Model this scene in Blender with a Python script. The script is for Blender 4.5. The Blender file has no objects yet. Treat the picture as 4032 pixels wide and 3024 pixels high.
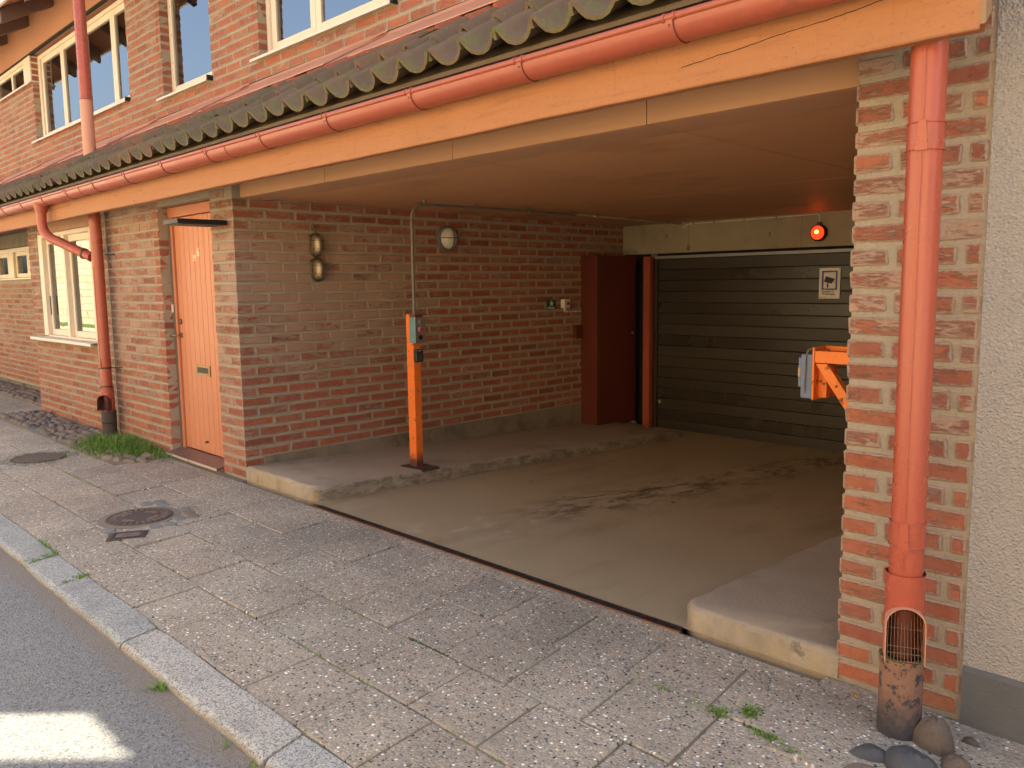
import bpy, math, random
from mathutils import Vector, Matrix
R = math.radians
S = bpy.context.scene
COL = S.collection
rng = random.Random(7)

# ------------------------------------------------------------------ camera
CAM = Vector((5.95694, -2.91434, 1.48276))
c_r = Vector((0.70013347, 0.71388997, -0.01319955))
c_u = Vector((-0.07647533, 0.09335615, 0.99269137))
c_f = Vector((-0.70990467, 0.69400701, -0.11995674))
cd = bpy.data.cameras.new('camera')
cam = bpy.data.objects.new('camera', cd)
COL.objects.link(cam)
cam.matrix_world = Matrix(((c_r.x, c_u.x, -c_f.x, CAM.x), (c_r.y, c_u.y, -c_f.y, CAM.y),
                           (c_r.z, c_u.z, -c_f.z, CAM.z), (0, 0, 0, 1)))
cd.sensor_width = 36.0
cd.lens = 36.0 * 3247.93 / 4032.0
cd.clip_start = 0.05
cd.clip_end = 1500
S.camera = cam

# ------------------------------------------------------------------ world, sun, exposure
SUN_EL = R(49.5)
SUN_H = Vector((0.70, 0.714, 0)).normalized()          # horizontal direction towards the sun
wd = bpy.data.worlds.new('World')
S.world = wd
wd.use_nodes = True
wn = wd.node_tree
wn.nodes.clear()
sky = wn.nodes.new('ShaderNodeTexSky')
sky.sky_type = 'NISHITA'
sky.sun_disc = False
sky.sun_elevation = SUN_EL
sky.sun_rotation = math.atan2(SUN_H.x, SUN_H.y)
sky.air_density = 1.0
sky.dust_density = 6.0
sky.ozone_density = 0.0
bg = wn.nodes.new('ShaderNodeBackground')
bg.inputs['Strength'].default_value = 0.105
wo = wn.nodes.new('ShaderNodeOutputWorld')
wn.links.new(sky.outputs[0], bg.inputs[0])
wn.links.new(bg.outputs[0], wo.inputs[0])
sl = bpy.data.lights.new('sun', 'SUN')
sl.energy = 5.0
sl.angle = R(0.53)
sl.color = (1.0, 0.875, 0.64)
so = bpy.data.objects.new('sun', sl)
COL.objects.link(so)
sdir = Vector((SUN_H.x * math.cos(SUN_EL), SUN_H.y * math.cos(SUN_EL), math.sin(SUN_EL)))
so.rotation_euler = sdir.to_track_quat('Z', 'Y').to_euler()
so.location = sdir * 40
vs = S.view_settings
vs.view_transform = 'Standard'
vs.look = 'None'
vs.gamma = 1.0
vs.use_curve_mapping = False
vs.exposure = 2.25
S.cycles.max_bounces = 10
S.cycles.diffuse_bounces = 6
S.cycles.caustics_reflective = False
S.cycles.caustics_refractive = False

# ------------------------------------------------------------------ node helpers
class NT:
    def __init__(s, name):
        s.m = bpy.data.materials.new(name)
        s.m.use_nodes = True
        s.t = s.m.node_tree
        s.t.nodes.clear()
        s.out = s.n('ShaderNodeOutputMaterial')
        s.p = s.n('ShaderNodeBsdfPrincipled')
        s.l(s.p.outputs[0], s.out.inputs[0])
    def n(s, t, **k):
        x = s.t.nodes.new(t)
        for a, b in k.items():
            setattr(x, a, b)
        return x
    def l(s, a, b):
        s.t.links.new(a, b)
    def put(s, sock, v):
        if hasattr(v, 'is_linked') or hasattr(v, 'links'):
            s.l(v, sock)
        else:
            sock.default_value = v
    def pos(s):
        return s.n('ShaderNodeNewGeometry').outputs['Position']
    def map(s, v, scale=(1, 1, 1), rot=(0, 0, 0), loc=(0, 0, 0)):
        m = s.n('ShaderNodeMapping')
        m.inputs['Scale'].default_value = scale
        m.inputs['Rotation'].default_value = rot
        m.inputs['Location'].default_value = loc
        s.l(v, m.inputs[0])
        return m.outputs[0]
    def noise(s, v, scale, detail=4, rough=0.55, out=0, dist=0.0):
        x = s.n('ShaderNodeTexNoise')
        x.inputs['Scale'].default_value = scale
        x.inputs['Detail'].default_value = detail
        x.inputs['Roughness'].default_value = rough
        x.inputs['Distortion'].default_value = dist
        s.l(v, x.inputs['Vector'])
        return x.outputs[out]
    def vor(s, v, scale, feature='F1', out='Distance', rnd=1.0):
        x = s.n('ShaderNodeTexVoronoi')
        x.feature = feature
        x.inputs['Scale'].default_value = scale
        if 'Randomness' in x.inputs:
            x.inputs['Randomness'].default_value = rnd
        s.l(v, x.inputs['Vector'])
        return x.outputs[out]
    def math(s, op, a, b=0.0, c=None, clamp=False):
        x = s.n('ShaderNodeMath', operation=op)
        x.use_clamp = clamp
        s.put(x.inputs[0], a)
        s.put(x.inputs[1], b)
        if c is not None:
            s.put(x.inputs[2], c)
        return x.outputs[0]
    def ramp(s, f, stops, interp='LINEAR'):
        x = s.n('ShaderNodeValToRGB')
        cr = x.color_ramp
        cr.interpolation = interp
        while len(cr.elements) < len(stops):
            cr.elements.new(0.5)
        for e, (p, c) in zip(cr.elements, stops):
            e.position = p
            e.color = (*c, 1) if len(c) == 3 else c
        s.put(x.inputs[0], f)
        return x.outputs[0]
    def sstep(s, f, a, b):
        x = s.n('ShaderNodeMapRange')
        x.interpolation_type = 'SMOOTHSTEP'
        s.put(x.inputs[0], f)
        x.inputs[1].default_value = a
        x.inputs[2].default_value = b
        return x.outputs[0]
    def lin(s, f, a, b, c=0.0, d=1.0):
        x = s.n('ShaderNodeMapRange')
        s.put(x.inputs[0], f)
        x.inputs[1].default_value = a
        x.inputs[2].default_value = b
        x.inputs[3].default_value = c
        x.inputs[4].default_value = d
        return x.outputs[0]
    def mix(s, f, a, b, mode='MIX'):
        x = s.n('ShaderNodeMix', data_type='RGBA', blend_type=mode)
        s.put(x.inputs[0], f)
        for i, v in ((6, a), (7, b)):
            if isinstance(v, tuple):
                x.inputs[i].default_value = (*v, 1) if len(v) == 3 else v
            else:
                s.l(v, x.inputs[i])
        return x.outputs[2]
    def sep(s, v):
        x = s.n('ShaderNodeSeparateXYZ')
        s.l(v, x.inputs[0])
        return x.outputs
    def bump(s, h, dist=0.002, strength=1.0, prev=None):
        x = s.n('ShaderNodeBump')
        x.inputs['Distance'].default_value = dist
        x.inputs['Strength'].default_value = strength
        s.l(h, x.inputs['Height'])
        if prev is not None:
            s.l(prev, x.inputs['Normal'])
        return x.outputs[0]
    def fin(s, col, rough=0.8, nrm=None, spec=0.3, metal=0.0):
        s.put(s.p.inputs['Base Color'], (*col, 1) if isinstance(col, tuple) else col)
        s.put(s.p.inputs['Roughness'], rough)
        s.p.inputs['Specular IOR Level'].default_value = spec
        s.put(s.p.inputs['Metallic'], metal)
        if nrm is not None:
            s.l(nrm, s.p.inputs['Normal'])
        return s.m

def paint(name, col, var=0.12, rough=0.5, scale=6.0, spec=0.35, bumpd=0.0006, dirt=None, dirtamt=0.0, metal=0.0):
    t = NT(name)
    P = t.pos()
    n = t.noise(P, scale, 6, 0.6)
    if name == 'brown_door_steel':
        n = t.math('ADD', t.math('MULTIPLY', n, 0.6), t.math('MULTIPLY', t.n('ShaderNodeObjectInfo').outputs['Random'], 0.4))
    a = tuple(max(0, c * (1 - var * 1.6)) for c in col)
    b = tuple(c * (1 + var) for c in col)
    c = t.mix(n, a, b)
    if dirt:
        sk = t.sstep(t.noise(t.map(P, (16, 16, 1.3)), 2.2, 6, 0.68), 0.50, 0.72)
        c = t.mix(t.math('MULTIPLY', sk, 0.32), c, dirt)
        d = t.sstep(t.noise(P, scale * 2.3, 8, 0.68), 0.62 - dirtamt, 0.72)
        c = t.mix(d, c, dirt)
    h = t.noise(P, 90, 4, 0.6)
    return t.fin(c, t.lin(n, 0.3, 0.7, rough - 0.08, rough + 0.1), t.bump(h, bumpd), spec, metal)

def rusty(name, col, rust=(0.06, 0.025, 0.015), amt=0.5, rough=0.5, lowz=None):
    t = NT(name)
    P = t.pos()
    n = t.noise(P, 26, 8, 0.72)
    k = t.sstep(n, amt, amt + 0.05)
    if lowz:
        zz = t.sep(P)[2]
        low = t.sstep(t.math('ADD', zz, t.math('MULTIPLY', t.noise(P, 35, 5), -0.14)), lowz[1] - 0.07, lowz[0] - 0.07)
        k = t.math('MAXIMUM', k, low)
    v = t.noise(P, 5, 4)
    c = t.mix(v, tuple(x * 0.8 for x in col), tuple(x * 1.12 for x in col))
    c = t.mix(k, c, t.mix(t.noise(P, 60, 4), rust, tuple(min(1, x * 2.6) for x in rust)))
    return t.fin(c, t.lin(k, 0, 1, rough, 0.9), t.bump(t.math('MULTIPLY', k, -1.0), 0.0008), 0.35)

MORTAR_A = (0.30, 0.245, 0.185)
MORTAR_B = (0.43, 0.36, 0.275)

def mortar_col(t, P):
    a = t.noise(P, 3.5, 6, 0.6)
    b = t.noise(P, 70, 5, 0.7)
    c = t.mix(a, MORTAR_A, MORTAR_B)
    c = t.mix(t.math('MULTIPLY', t.sstep(b, 0.5, 0.75), 0.5), c, (0.22, 0.18, 0.13))
    return c

def mortar_mat(name='mortar'):
    t = NT(name)
    P = t.pos()
    h = t.math('ADD', t.noise(P, 60, 6, 0.7), t.math('MULTIPLY', t.noise(P, 14, 4), 1.2))
    return t.fin(mortar_col(t, P), 0.92, t.bump(h, 0.009), 0.15)

def brick_mat(name, b_lo, b_hi, z0, z1, along='xz', patch=None, dark=1.0, edge=0.5, stain=None):
    """b_lo..b_hi: how much mortar wash lies over the bricks, from height z0 to z1"""
    t = NT(name)
    P = t.pos()
    geo = t.n('ShaderNodeNewGeometry')
    oi = t.n('ShaderNodeObjectInfo')
    rnd = t.math('FRACT', t.math('ADD', geo.outputs['Random Per Island'], t.math('MULTIPLY', oi.outputs['Random'], 7.31)))
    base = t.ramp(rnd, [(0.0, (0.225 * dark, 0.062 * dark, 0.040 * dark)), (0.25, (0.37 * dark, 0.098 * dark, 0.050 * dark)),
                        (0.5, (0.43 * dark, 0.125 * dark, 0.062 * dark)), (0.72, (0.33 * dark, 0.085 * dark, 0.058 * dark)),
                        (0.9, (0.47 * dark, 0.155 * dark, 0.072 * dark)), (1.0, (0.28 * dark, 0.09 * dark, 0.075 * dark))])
    v = t.noise(P, 38, 6, 0.65)
    base = t.mix(t.sstep(v, 0.35, 0.75), base, t.mix(0.45, base, (0.16, 0.045, 0.03)))
    dust = t.lin(t.noise(P, 11, 6, 0.65), 0.3, 0.7, 0.05, 0.38)
    base = t.mix(dust, base, (0.40 * dark, 0.225 * dark, 0.155 * dark))
    uva = t.n('ShaderNodeUVMap', uv_map='a').outputs[0]
    uvb = t.n('ShaderNodeUVMap', uv_map='b').outputs[0]
    a, b = t.sep(uva), t.sep(uvb)
    du = t.math('SUBTRACT', b[0], t.math('ABSOLUTE', a[0]))
    dv = t.math('SUBTRACT', b[1], t.math('ABSOLUTE', a[1]))
    d = t.math('MINIMUM', du, dv)
    ragged = t.noise(P, 75, 5, 0.65)
    ed = t.sstep(t.math('ADD', d, t.math('MULTIPLY', t.math('SUBTRACT', ragged, 0.5), -0.034)), 0.012, 0.003)
    ed = t.math('MULTIPLY', ed, edge)
    z = t.sep(P)[2]
    bias = t.lin(z, z0, z1, b_lo, b_hi)
    n1 = t.noise(t.map(P, (1, 1, 2.6)), 7.5, 7, 0.62, dist=0.6)
    n2 = t.noise(t.map(P, (6, 6, 36)), 3.0, 7, 0.72, dist=0.4)
    f = t.math('ADD', t.math('ADD', t.math('MULTIPLY', n1, 0.5), t.math('MULTIPLY', n2, 0.5)), bias)
    f = t.math('ADD', f, t.math('MULTIPLY', t.math('SUBTRACT', rnd, 0.5), 0.12))
    if patch:
        cx, cz, rx, rz, amt = patch
        xs = t.sep(P)
        h = xs[1]
        e1 = t.math('POWER', t.math('DIVIDE', t.math('SUBTRACT', h, cx), rx), 2.0)
        e2 = t.math('POWER', t.math('DIVIDE', t.math('SUBTRACT', z, cz), rz), 2.0)
        g = t.sstep(t.math('ADD', e1, e2), 1.3, 0.0)
        f = t.math('ADD', f, t.math('MULTIPLY', g, amt))
    sm = t.sstep(f, 0.53, 0.625)
    sm = t.math('MULTIPLY', sm, t.lin(t.noise(P, 120, 3), 0.3, 0.7, 0.72, 1.0))
    m = t.math('MAXIMUM', sm, ed)
    wash = t.mix(0.30, mortar_col(t, P), base)
    col = t.mix(m, base, wash)
    if stain:
        xs2 = t.sep(P)
        sk = t.math('MULTIPLY', t.sstep(t.math('ADD', xs2[0], t.math('MULTIPLY', t.noise(P, 9, 5), 0.16)), stain[1] + .08, stain[0] + .08), 0.6)
        col = t.mix(sk, col, (0.075, 0.06, 0.045))
    h = t.math('ADD', t.math('MULTIPLY', m, 0.6), t.math('MULTIPLY', t.noise(P, 85, 5, 0.7), 0.6))
    return t.fin(col, 0.88, t.bump(h, 0.006), 0.2)

def concrete_mat(name, col, scale=3.0, stain=(0.05, 0.045, 0.04), amt=0.3, rough=0.85, bd=0.0015, warm=None):
    t = NT(name)
    P = t.pos()
    n = t.noise(P, scale, 7, 0.62)
    c = t.mix(n, tuple(x * 0.72 for x in col), tuple(x * 1.2 for x in col))
    k = t.sstep(t.noise(t.map(P, (1, 1, 1), loc=(3.1, 1.7, 0)), scale * 0.7, 8, 0.66), 0.62 - amt * 0.2, 0.78)
    c = t.mix(t.math('MULTIPLY', k, 0.75), c, stain)
    if warm:
        k2 = t.sstep(t.noise(t.map(P, loc=(9, 4, 2)), scale * 1.2, 5), 0.5, 0.7)
        c = t.mix(t.math('MULTIPLY', k2, 0.7), c, warm)
    sp = t.sstep(t.noise(P, 130, 3, 0.6), 0.55, 0.75)
    c = t.mix(t.math('MULTIPLY', sp, 0.25), c, tuple(x * 0.4 for x in col))
    return t.fin(c, rough, t.bump(t.noise(P, 80, 6, 0.7), bd), 0.25)

def floor_mat():
    t = NT('garage_concrete')
    P = t.pos()
    n = t.noise(P, 1.4, 7, 0.6)
    c = t.mix(n, (0.32, 0.25, 0.155), (0.42, 0.335, 0.215))
    st = t.sstep(t.noise(t.map(P, (1.5, 0.42, 1), loc=(4.1, 0, 0)), 1.5, 8, 0.68), 0.50, 0.68)
    c = t.mix(t.math('MULTIPLY', st, 0.35), c, (0.17, 0.12, 0.07))
    x, y, z = t.sep(P)
    band = t.sstep(t.math('ABSOLUTE', t.math('SUBTRACT', t.math('ADD', x, t.math('MULTIPLY', y, -0.12)), 2.15)), 0.42, 0.05)
    wet = t.math('MULTIPLY', band, t.sstep(t.noise(t.map(P, (2.5, 1.1, 1)), 3.4, 8, 0.7), 0.47, 0.58))
    wet = t.math('MULTIPLY', wet, t.sstep(y, 0.5, 1.3))
    c = t.mix(t.math('MULTIPLY', wet, 0.8), c, (0.10, 0.066, 0.04))
    pale = t.math('MULTIPLY', band, t.sstep(t.noise(t.map(P, (2.2, 1.0, 1), loc=(7, 2, 0)), 4.5, 7, 0.7), 0.52, 0.62))
    c = t.mix(t.math('MULTIPLY', pale, 0.4), c, (0.52, 0.45, 0.36))
    sp = t.sstep(t.noise(P, 75, 3, 0.6), 0.66, 0.74)
    c = t.mix(t.math('MULTIPLY', sp, 0.5), c, (0.10, 0.075, 0.05))
    xl = t.math('ADD', t.lin(y, 1.35, 2.45, 2.10, 2.36), t.math('MULTIPLY', t.math('SUBTRACT', t.noise(P, 5, 5), 0.5), 0.16))
    cr = t.sstep(t.math('ABSOLUTE', t.math('SUBTRACT', x, xl)), 0.013, 0.004)
    cr = t.math('MULTIPLY', cr, t.math('MULTIPLY', t.sstep(y, 1.3, 1.5), t.sstep(y, 2.5, 2.3)))
    c = t.mix(cr, c, (0.05, 0.03, 0.02))
    return t.fin(c, t.lin(n, 0.3, 0.7, 0.5, 0.72), t.bump(t.noise(P, 60, 6, 0.7), 0.0015), 0.3)

def kerbed_mat():
    t = NT('platform_concrete')
    P = t.pos()
    n = t.noise(P, 2.4, 7, 0.62)
    c = t.mix(n, (0.28, 0.225, 0.168), (0.42, 0.348, 0.265))
    st = t.sstep(t.noise(t.map(P, loc=(3, 1, 0)), 1.9, 8, 0.68), 0.52, 0.70)
    c = t.mix(t.math('MULTIPLY', st, 0.5), c, (0.165, 0.13, 0.095))
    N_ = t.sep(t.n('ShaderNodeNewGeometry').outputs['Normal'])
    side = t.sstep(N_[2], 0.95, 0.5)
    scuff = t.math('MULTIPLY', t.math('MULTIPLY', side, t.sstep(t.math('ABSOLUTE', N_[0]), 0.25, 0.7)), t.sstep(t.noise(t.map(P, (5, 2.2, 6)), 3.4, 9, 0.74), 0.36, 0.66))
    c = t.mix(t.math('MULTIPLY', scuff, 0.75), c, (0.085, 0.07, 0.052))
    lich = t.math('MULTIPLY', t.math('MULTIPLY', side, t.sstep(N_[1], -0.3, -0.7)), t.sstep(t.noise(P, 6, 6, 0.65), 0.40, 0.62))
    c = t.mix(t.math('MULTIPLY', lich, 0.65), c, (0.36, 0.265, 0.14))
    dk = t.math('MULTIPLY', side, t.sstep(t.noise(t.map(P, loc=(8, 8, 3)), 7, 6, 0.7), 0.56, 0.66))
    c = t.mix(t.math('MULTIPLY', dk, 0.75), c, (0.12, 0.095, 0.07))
    gz = t.math('MULTIPLY', side, t.sstep(t.noise(t.map(P, (1, 1, .5), loc=(1, 9, 4)), 3.0, 8, 0.7), 0.46, 0.62))
    c = t.mix(t.math('MULTIPLY', gz, 0.55), c, (0.20, 0.17, 0.13))
    h = t.math('ADD', t.noise(P, 70, 6, 0.7), t.math('MULTIPLY', t.noise(P, 18, 5), t.math('ADD', t.math('MULTIPLY', side, 3.0), 0.2)))
    return t.fin(c, 0.75, t.bump(h, 0.003), 0.25)

def slab_mat():
    t = NT('exposed_aggregate')
    P = t.pos()
    Q = t.map(P, (1, 1, 0.4))
    Q = t.mix(0.010, Q, t.noise(P, 55, 3, out=1), 'ADD')
    col = t.vor(Q, 98, out='Color')
    cs = t.n('ShaderNodeSeparateColor')
    t.l(col, cs.inputs[0])
    dist = t.vor(Q, 98)
    edge = t.vor(Q, 98, 'DISTANCE_TO_EDGE')
    peb = t.ramp(cs.outputs[0], [(0.0, (0.075, 0.07, 0.072)), (0.07, (0.195, 0.17, 0.135)), (0.2, (0.33, 0.27, 0.20)),
                                 (0.36, (0.27, 0.20, 0.155)), (0.5, (0.385, 0.32, 0.235)), (0.62, (0.24, 0.22, 0.185)),
                                 (0.76, (0.34, 0.26, 0.20)), (0.86, (0.31, 0.285, 0.24))], 'CONSTANT')
    # larger white quartz chips in clusters
    col2 = t.vor(t.map(P, (1, 1, 0.3), loc=(0.7, 0.3, 0)), 74, out='Color')
    c2 = t.n('ShaderNodeSeparateColor')
    t.l(col2, c2.inputs[0])
    d2 = t.vor(t.map(P, (1, 1, 0.3), loc=(0.7, 0.3, 0)), 74)
    clus = t.lin(t.noise(P, 2.2, 3), 0.35, 0.7, -0.04, 0.07)
    isw = t.math('MULTIPLY', t.math('GREATER_THAN', t.math('ADD', c2.outputs[1], clus), 0.90), t.math('LESS_THAN', d2, 0.40))
    isk = t.math('MULTIPLY', t.math('LESS_THAN', c2.outputs[1], 0.05), t.math('LESS_THAN', d2, 0.4))
    oi = t.n('ShaderNodeObjectInfo')
    tint = t.ramp(oi.outputs['Random'], [(0, (0.97, 0.97, 0.96)), (0.3, (1.32, 1.33, 1.31)), (0.6, (1.10, 1.16, 1.17)), (0.8, (1.26, 1.23, 1.19)), (1, (1.46, 1.46, 1.42))])
    big = t.lin(t.noise(P, 1.3, 5), 0.3, 0.7, 0.78, 1.18)
    c = t.mix(1.0, peb, tint, 'MULTIPLY')
    cement = t.mix(t.noise(P, 30, 4), (0.235, 0.215, 0.18), (0.36, 0.335, 0.285))
    c = t.mix(t.sstep(edge, 0.16, 0.05), c, cement)
    c = t.mix(isk, c, (0.035, 0.035, 0.04))
    c = t.mix(isw, c, t.mix(c2.outputs[2], (0.52, 0.50, 0.46), (0.88, 0.85, 0.80)))
    vv = t.n('ShaderNodeCombineXYZ')
    for i in range(3):
        t.l(big, vv.inputs[i])
    c = t.mix(1.0, c, vv.outputs[0], 'MULTIPLY')
    moss = t.sstep(t.noise(t.map(P, loc=(5, 5, 0)), 4.5, 6, 0.65), 0.64, 0.78)
    c = t.mix(t.math('MULTIPLY', moss, 0.3), c, (0.17, 0.165, 0.09))
    h = t.math('ADD', t.math('SUBTRACT', 0.5, dist), t.math('MULTIPLY', isw, 0.4))
    return t.fin(c, 0.78, t.bump(h, 0.0045), 0.3)

def granite_mat():
    t = NT('kerb_granite')
    P = t.pos()
    a = t.vor(P, 190, out='Color')
    cs = t.n('ShaderNodeSeparateColor')
    t.l(a, cs.inputs[0])
    c = t.ramp(cs.outputs[0], [(0, (0.13, 0.135, 0.138)), (0.25, (0.29, 0.298, 0.298)), (0.55, (0.40, 0.405, 0.40)), (0.85, (0.50, 0.495, 0.485))])
    oi = t.n('ShaderNodeObjectInfo')
    tint = t.ramp(oi.outputs['Random'], [(0, (0.70, 0.74, 0.73)), (0.5, (0.88, 0.89, 0.86)), (1, (1.0, 0.94, 0.84))])
    c = t.mix(1.0, c, tint, 'MULTIPLY')
    n = t.noise(P, 4, 6, 0.6)
    c = t.mix(t.math('MULTIPLY', t.sstep(n, 0.45, 0.75), 0.5), c, (0.16, 0.155, 0.15))
    z = t.sep(P)[2]
    k = t.sstep(t.math('ADD', z, t.math('MULTIPLY', t.noise(P, 20, 5), 0.03)), 0.004, -0.016)
    c = t.mix(t.math('MULTIPLY', k, 0.6), c, (0.24, 0.175, 0.125))
    return t.fin(c, 0.75, t.bump(t.noise(P, 110, 5, 0.7), 0.003), 0.35)

def asphalt_mat():
    t = NT('asphalt')
    P = t.pos()
    n = t.noise(P, 1.2, 7, 0.6)
    c = t.mix(n, (0.135, 0.143, 0.148), (0.21, 0.218, 0.222))
    a = t.vor(P, 150, out='Color')
    cs = t.n('ShaderNodeSeparateColor')
    t.l(a, cs.inputs[0])
    c = t.mix(t.math('MULTIPLY', t.sstep(cs.outputs[0], 0.55, 1.0), 0.55), c, (0.30, 0.305, 0.305))
    c = t.mix(t.math('MULTIPLY', t.sstep(cs.outputs[1], 0.7, 1.0), 0.7), c, (0.045, 0.045, 0.05))
    y = t.sep(P)[1]
    gut = t.sstep(t.math('ADD', y, t.math('MULTIPLY', t.noise(P, 9, 6, 0.7), 0.16)), -1.84, -1.72)
    c = t.mix(t.math('MULTIPLY', gut, 0.7), c, (0.19, 0.16, 0.13))
    return t.fin(c, 0.85, t.bump(t.vor(P, 150), 0.004), 0.3)

def roughcast_mat():
    t = NT('roughcast_render')
    P = t.pos()
    n = t.noise(P, 2.2, 5)
    c = t.mix(n, (0.52, 0.465, 0.42), (0.64, 0.58, 0.53))
    h = t.math('ADD', t.noise(P, 85, 6, 0.75), t.math('MULTIPLY', t.vor(P, 120), 0.8))
    return t.fin(c, 0.9, t.bump(h, 0.02), 0.2)

def wood_mat(name, col, knots=True, crack=None, axis='x', rough=0.65):
    t = NT(name)
    P = t.pos()
    sc = (1.2, 14, 14) if axis == 'x' else (14, 14, 1.2)
    g = t.noise(t.map(P, sc), 3.0, 7, 0.62, dist=0.7)
    n = t.noise(P, 1.1, 4)
    c = t.mix(n, tuple(x * 0.86 for x in col), tuple(x * 1.1 for x in col))
    c = t.mix(t.math('MULTIPLY', t.sstep(g, 0.52, 0.75), 0.5), c, tuple(x * 0.58 for x in col))
    drip = t.sstep(t.noise(t.map(P, (9, 9, 1.1)), 1.6, 6, 0.65), 0.58, 0.75)
    c = t.mix(t.math('MULTIPLY', drip, 0.30), c, tuple(x * 0.45 for x in col))
    if knots:
        sp = t.sstep(t.noise(t.map(P, (1, 2, 1.4)), 70, 5, 0.75), 0.57, 0.68)
        c = t.mix(t.math('MULTIPLY', sp, 0.6), c, tuple(x * 0.4 for x in col))
        kn = t.sstep(t.vor(t.map(P, (1, 1, 1.9)), 2.3), 0.055, 0.03)
        c = t.mix(t.math('MULTIPLY', kn, 0.55), c, tuple(x * 0.35 for x in col))
    h = g
    nr = t.bump(h, 0.0025)
    if crack:
        x, y, z = t.sep(P)
        for (x0, x1, za, zb) in crack:
            zl = t.lin(x, x0, x1, za, zb)
            wv = t.math('MULTIPLY', t.math('SUBTRACT', t.noise(P, 6, 4), 0.5), 0.03)
            dd = t.math('ABSOLUTE', t.math('SUBTRACT', t.math('ADD', z, wv), zl))
            inx = t.math('MULTIPLY', t.math('GREATER_THAN', x, x0), t.math('LESS_THAN', x, x1))
            k = t.math('MULTIPLY', t.sstep(dd, 0.0022, 0.0008), inx)
            c = t.mix(k, c, (0.03, 0.012, 0.006))
    return t.fin(c, rough, nr, 0.3)

def tile_mat(name, moss=True):
    t = NT(name)
    P = t.pos()
    oi = t.n('ShaderNodeObjectInfo')
    if moss:
        base = t.ramp(oi.outputs['Random'], [(0, (0.13, 0.10, 0.065)), (0.4, (0.19, 0.125, 0.085)), (0.75, (0.145, 0.115, 0.07)), (0.93, (0.24, 0.13, 0.08)), (1.0, (0.32, 0.14, 0.07))])
    else:
        base = t.ramp(oi.outputs['Random'], [(0, (0.40, 0.115, 0.055)), (0.4, (0.47, 0.14, 0.065)), (0.7, (0.26, 0.095, 0.075)), (1, (0.52, 0.165, 0.075))])
    n = t.noise(P, 22, 6, 0.65)
    c = t.mix(n, base, t.mix(0.5, base, (0.07, 0.06, 0.05)))
    if moss:
        y = t.sep(P)[1]
        lip = t.sstep(y, -0.36, -0.45)
        k = t.sstep(t.math('ADD', t.noise(P, 16, 7, 0.68), t.math('MULTIPLY', lip, 0.07)), 0.53, 0.65)
        c = t.mix(t.math('MULTIPLY', k, 0.8), c, t.mix(t.noise(P, 70, 3), (0.09, 0.095, 0.04), (0.19, 0.18, 0.075)))
        li = t.sstep(t.noise(t.map(P, loc=(2, 8, 1)), 60, 3, 0.6), 0.68, 0.76)
        c = t.mix(t.math('MULTIPLY', li, 0.7), c, (0.30, 0.29, 0.20))
    return t.fin(c, 0.85, t.bump(t.noise(P, 60, 6, 0.7), 0.003), 0.25)

def ashlar_mat():
    t = NT('limestone_blocks')
    P = t.pos()
    v = t.n('ShaderNodeCombineXYZ')
    q = t.sep(P)
    t.l(q[0], v.inputs[0])
    t.l(q[2], v.inputs[1])
    b = t.n('ShaderNodeTexBrick')
    b.inputs['Scale'].default_value = 1.0
    b.inputs['Brick Width'].default_value = 0.75
    b.inputs['Row Height'].default_value = 0.30
    b.inputs['Mortar Size'].default_value = 0.02
    b.inputs['Color1'].default_value = (0.70, 0.60, 0.42, 1)
    b.inputs['Color2'].default_value = (0.60, 0.50, 0.34, 1)
    b.inputs['Mortar'].default_value = (0.34, 0.28, 0.20, 1)
    t.l(v.outputs[0], b.inputs['Vector'])
    c = t.mix(t.math('MULTIPLY', t.sstep(t.noise(P, 1.3, 6), 0.5, 0.7), 0.4), b.outputs[0], (0.45, 0.33, 0.20))
    return t.fin(c, 0.9)

def glass_mat():
    t = NT('window_glass')
    t.t.nodes.remove(t.p)
    g = t.n('ShaderNodeBsdfGlossy')
    g.inputs['Roughness'].default_value = 0.0
    g.inputs['Color'].default_value = (0.95, 0.98, 1.0, 1)
    tr = t.n('ShaderNodeBsdfTransparent')
    tr.inputs['Color'].default_value = (0.86, 0.90, 0.89, 1)
    fr = t.n('ShaderNodeFresnel')
    fr.inputs['IOR'].default_value = 3.4
    nz = t.noise(t.pos(), 1.6, 2)
    bm = t.bump(nz, 0.0015)
    t.l(bm, g.inputs['Normal'])
    mx = t.n('ShaderNodeMixShader')
    t.l(fr.outputs[0], mx.inputs[0])
    t.l(tr.outputs[0], mx.inputs[1])
    t.l(g.outputs[0], mx.inputs[2])
    t.l(mx.outputs[0], t.out.inputs[0])
    return t.m

def emit_mat(name, col, st):
    t = NT(name)
    t.p.inputs['Base Color'].default_value = (*col, 1)
    t.p.inputs['Emission Color'].default_value = (*col, 1)
    t.p.inputs['Emission Strength'].default_value = st
    t.p.inputs['Roughness'].default_value = 0.3
    return t.m

M = {}
M['mortar'] = mortar_mat()
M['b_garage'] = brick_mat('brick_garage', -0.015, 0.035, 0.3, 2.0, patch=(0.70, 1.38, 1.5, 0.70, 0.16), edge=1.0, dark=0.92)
M['b_pier'] = brick_mat('brick_pier', 0.0, 0.105, 0.15, 1.0, edge=1.0, stain=(-2.70, -2.52))
M['b_left'] = brick_mat('brick_left', 0.0, 0.085, 0.1, 0.8, edge=1.0)
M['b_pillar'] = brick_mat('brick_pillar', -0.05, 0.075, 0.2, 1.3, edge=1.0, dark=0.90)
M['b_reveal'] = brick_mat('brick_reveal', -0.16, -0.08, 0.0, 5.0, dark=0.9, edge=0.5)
M['b_upper'] = brick_mat('brick_upper', 0.0, 0.05, 3.2, 4.2, edge=1.0)
M['slab'] = slab_mat()
M['granite'] = granite_mat()
M['asphalt'] = asphalt_mat()
M['roughcast'] = roughcast_mat()
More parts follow.
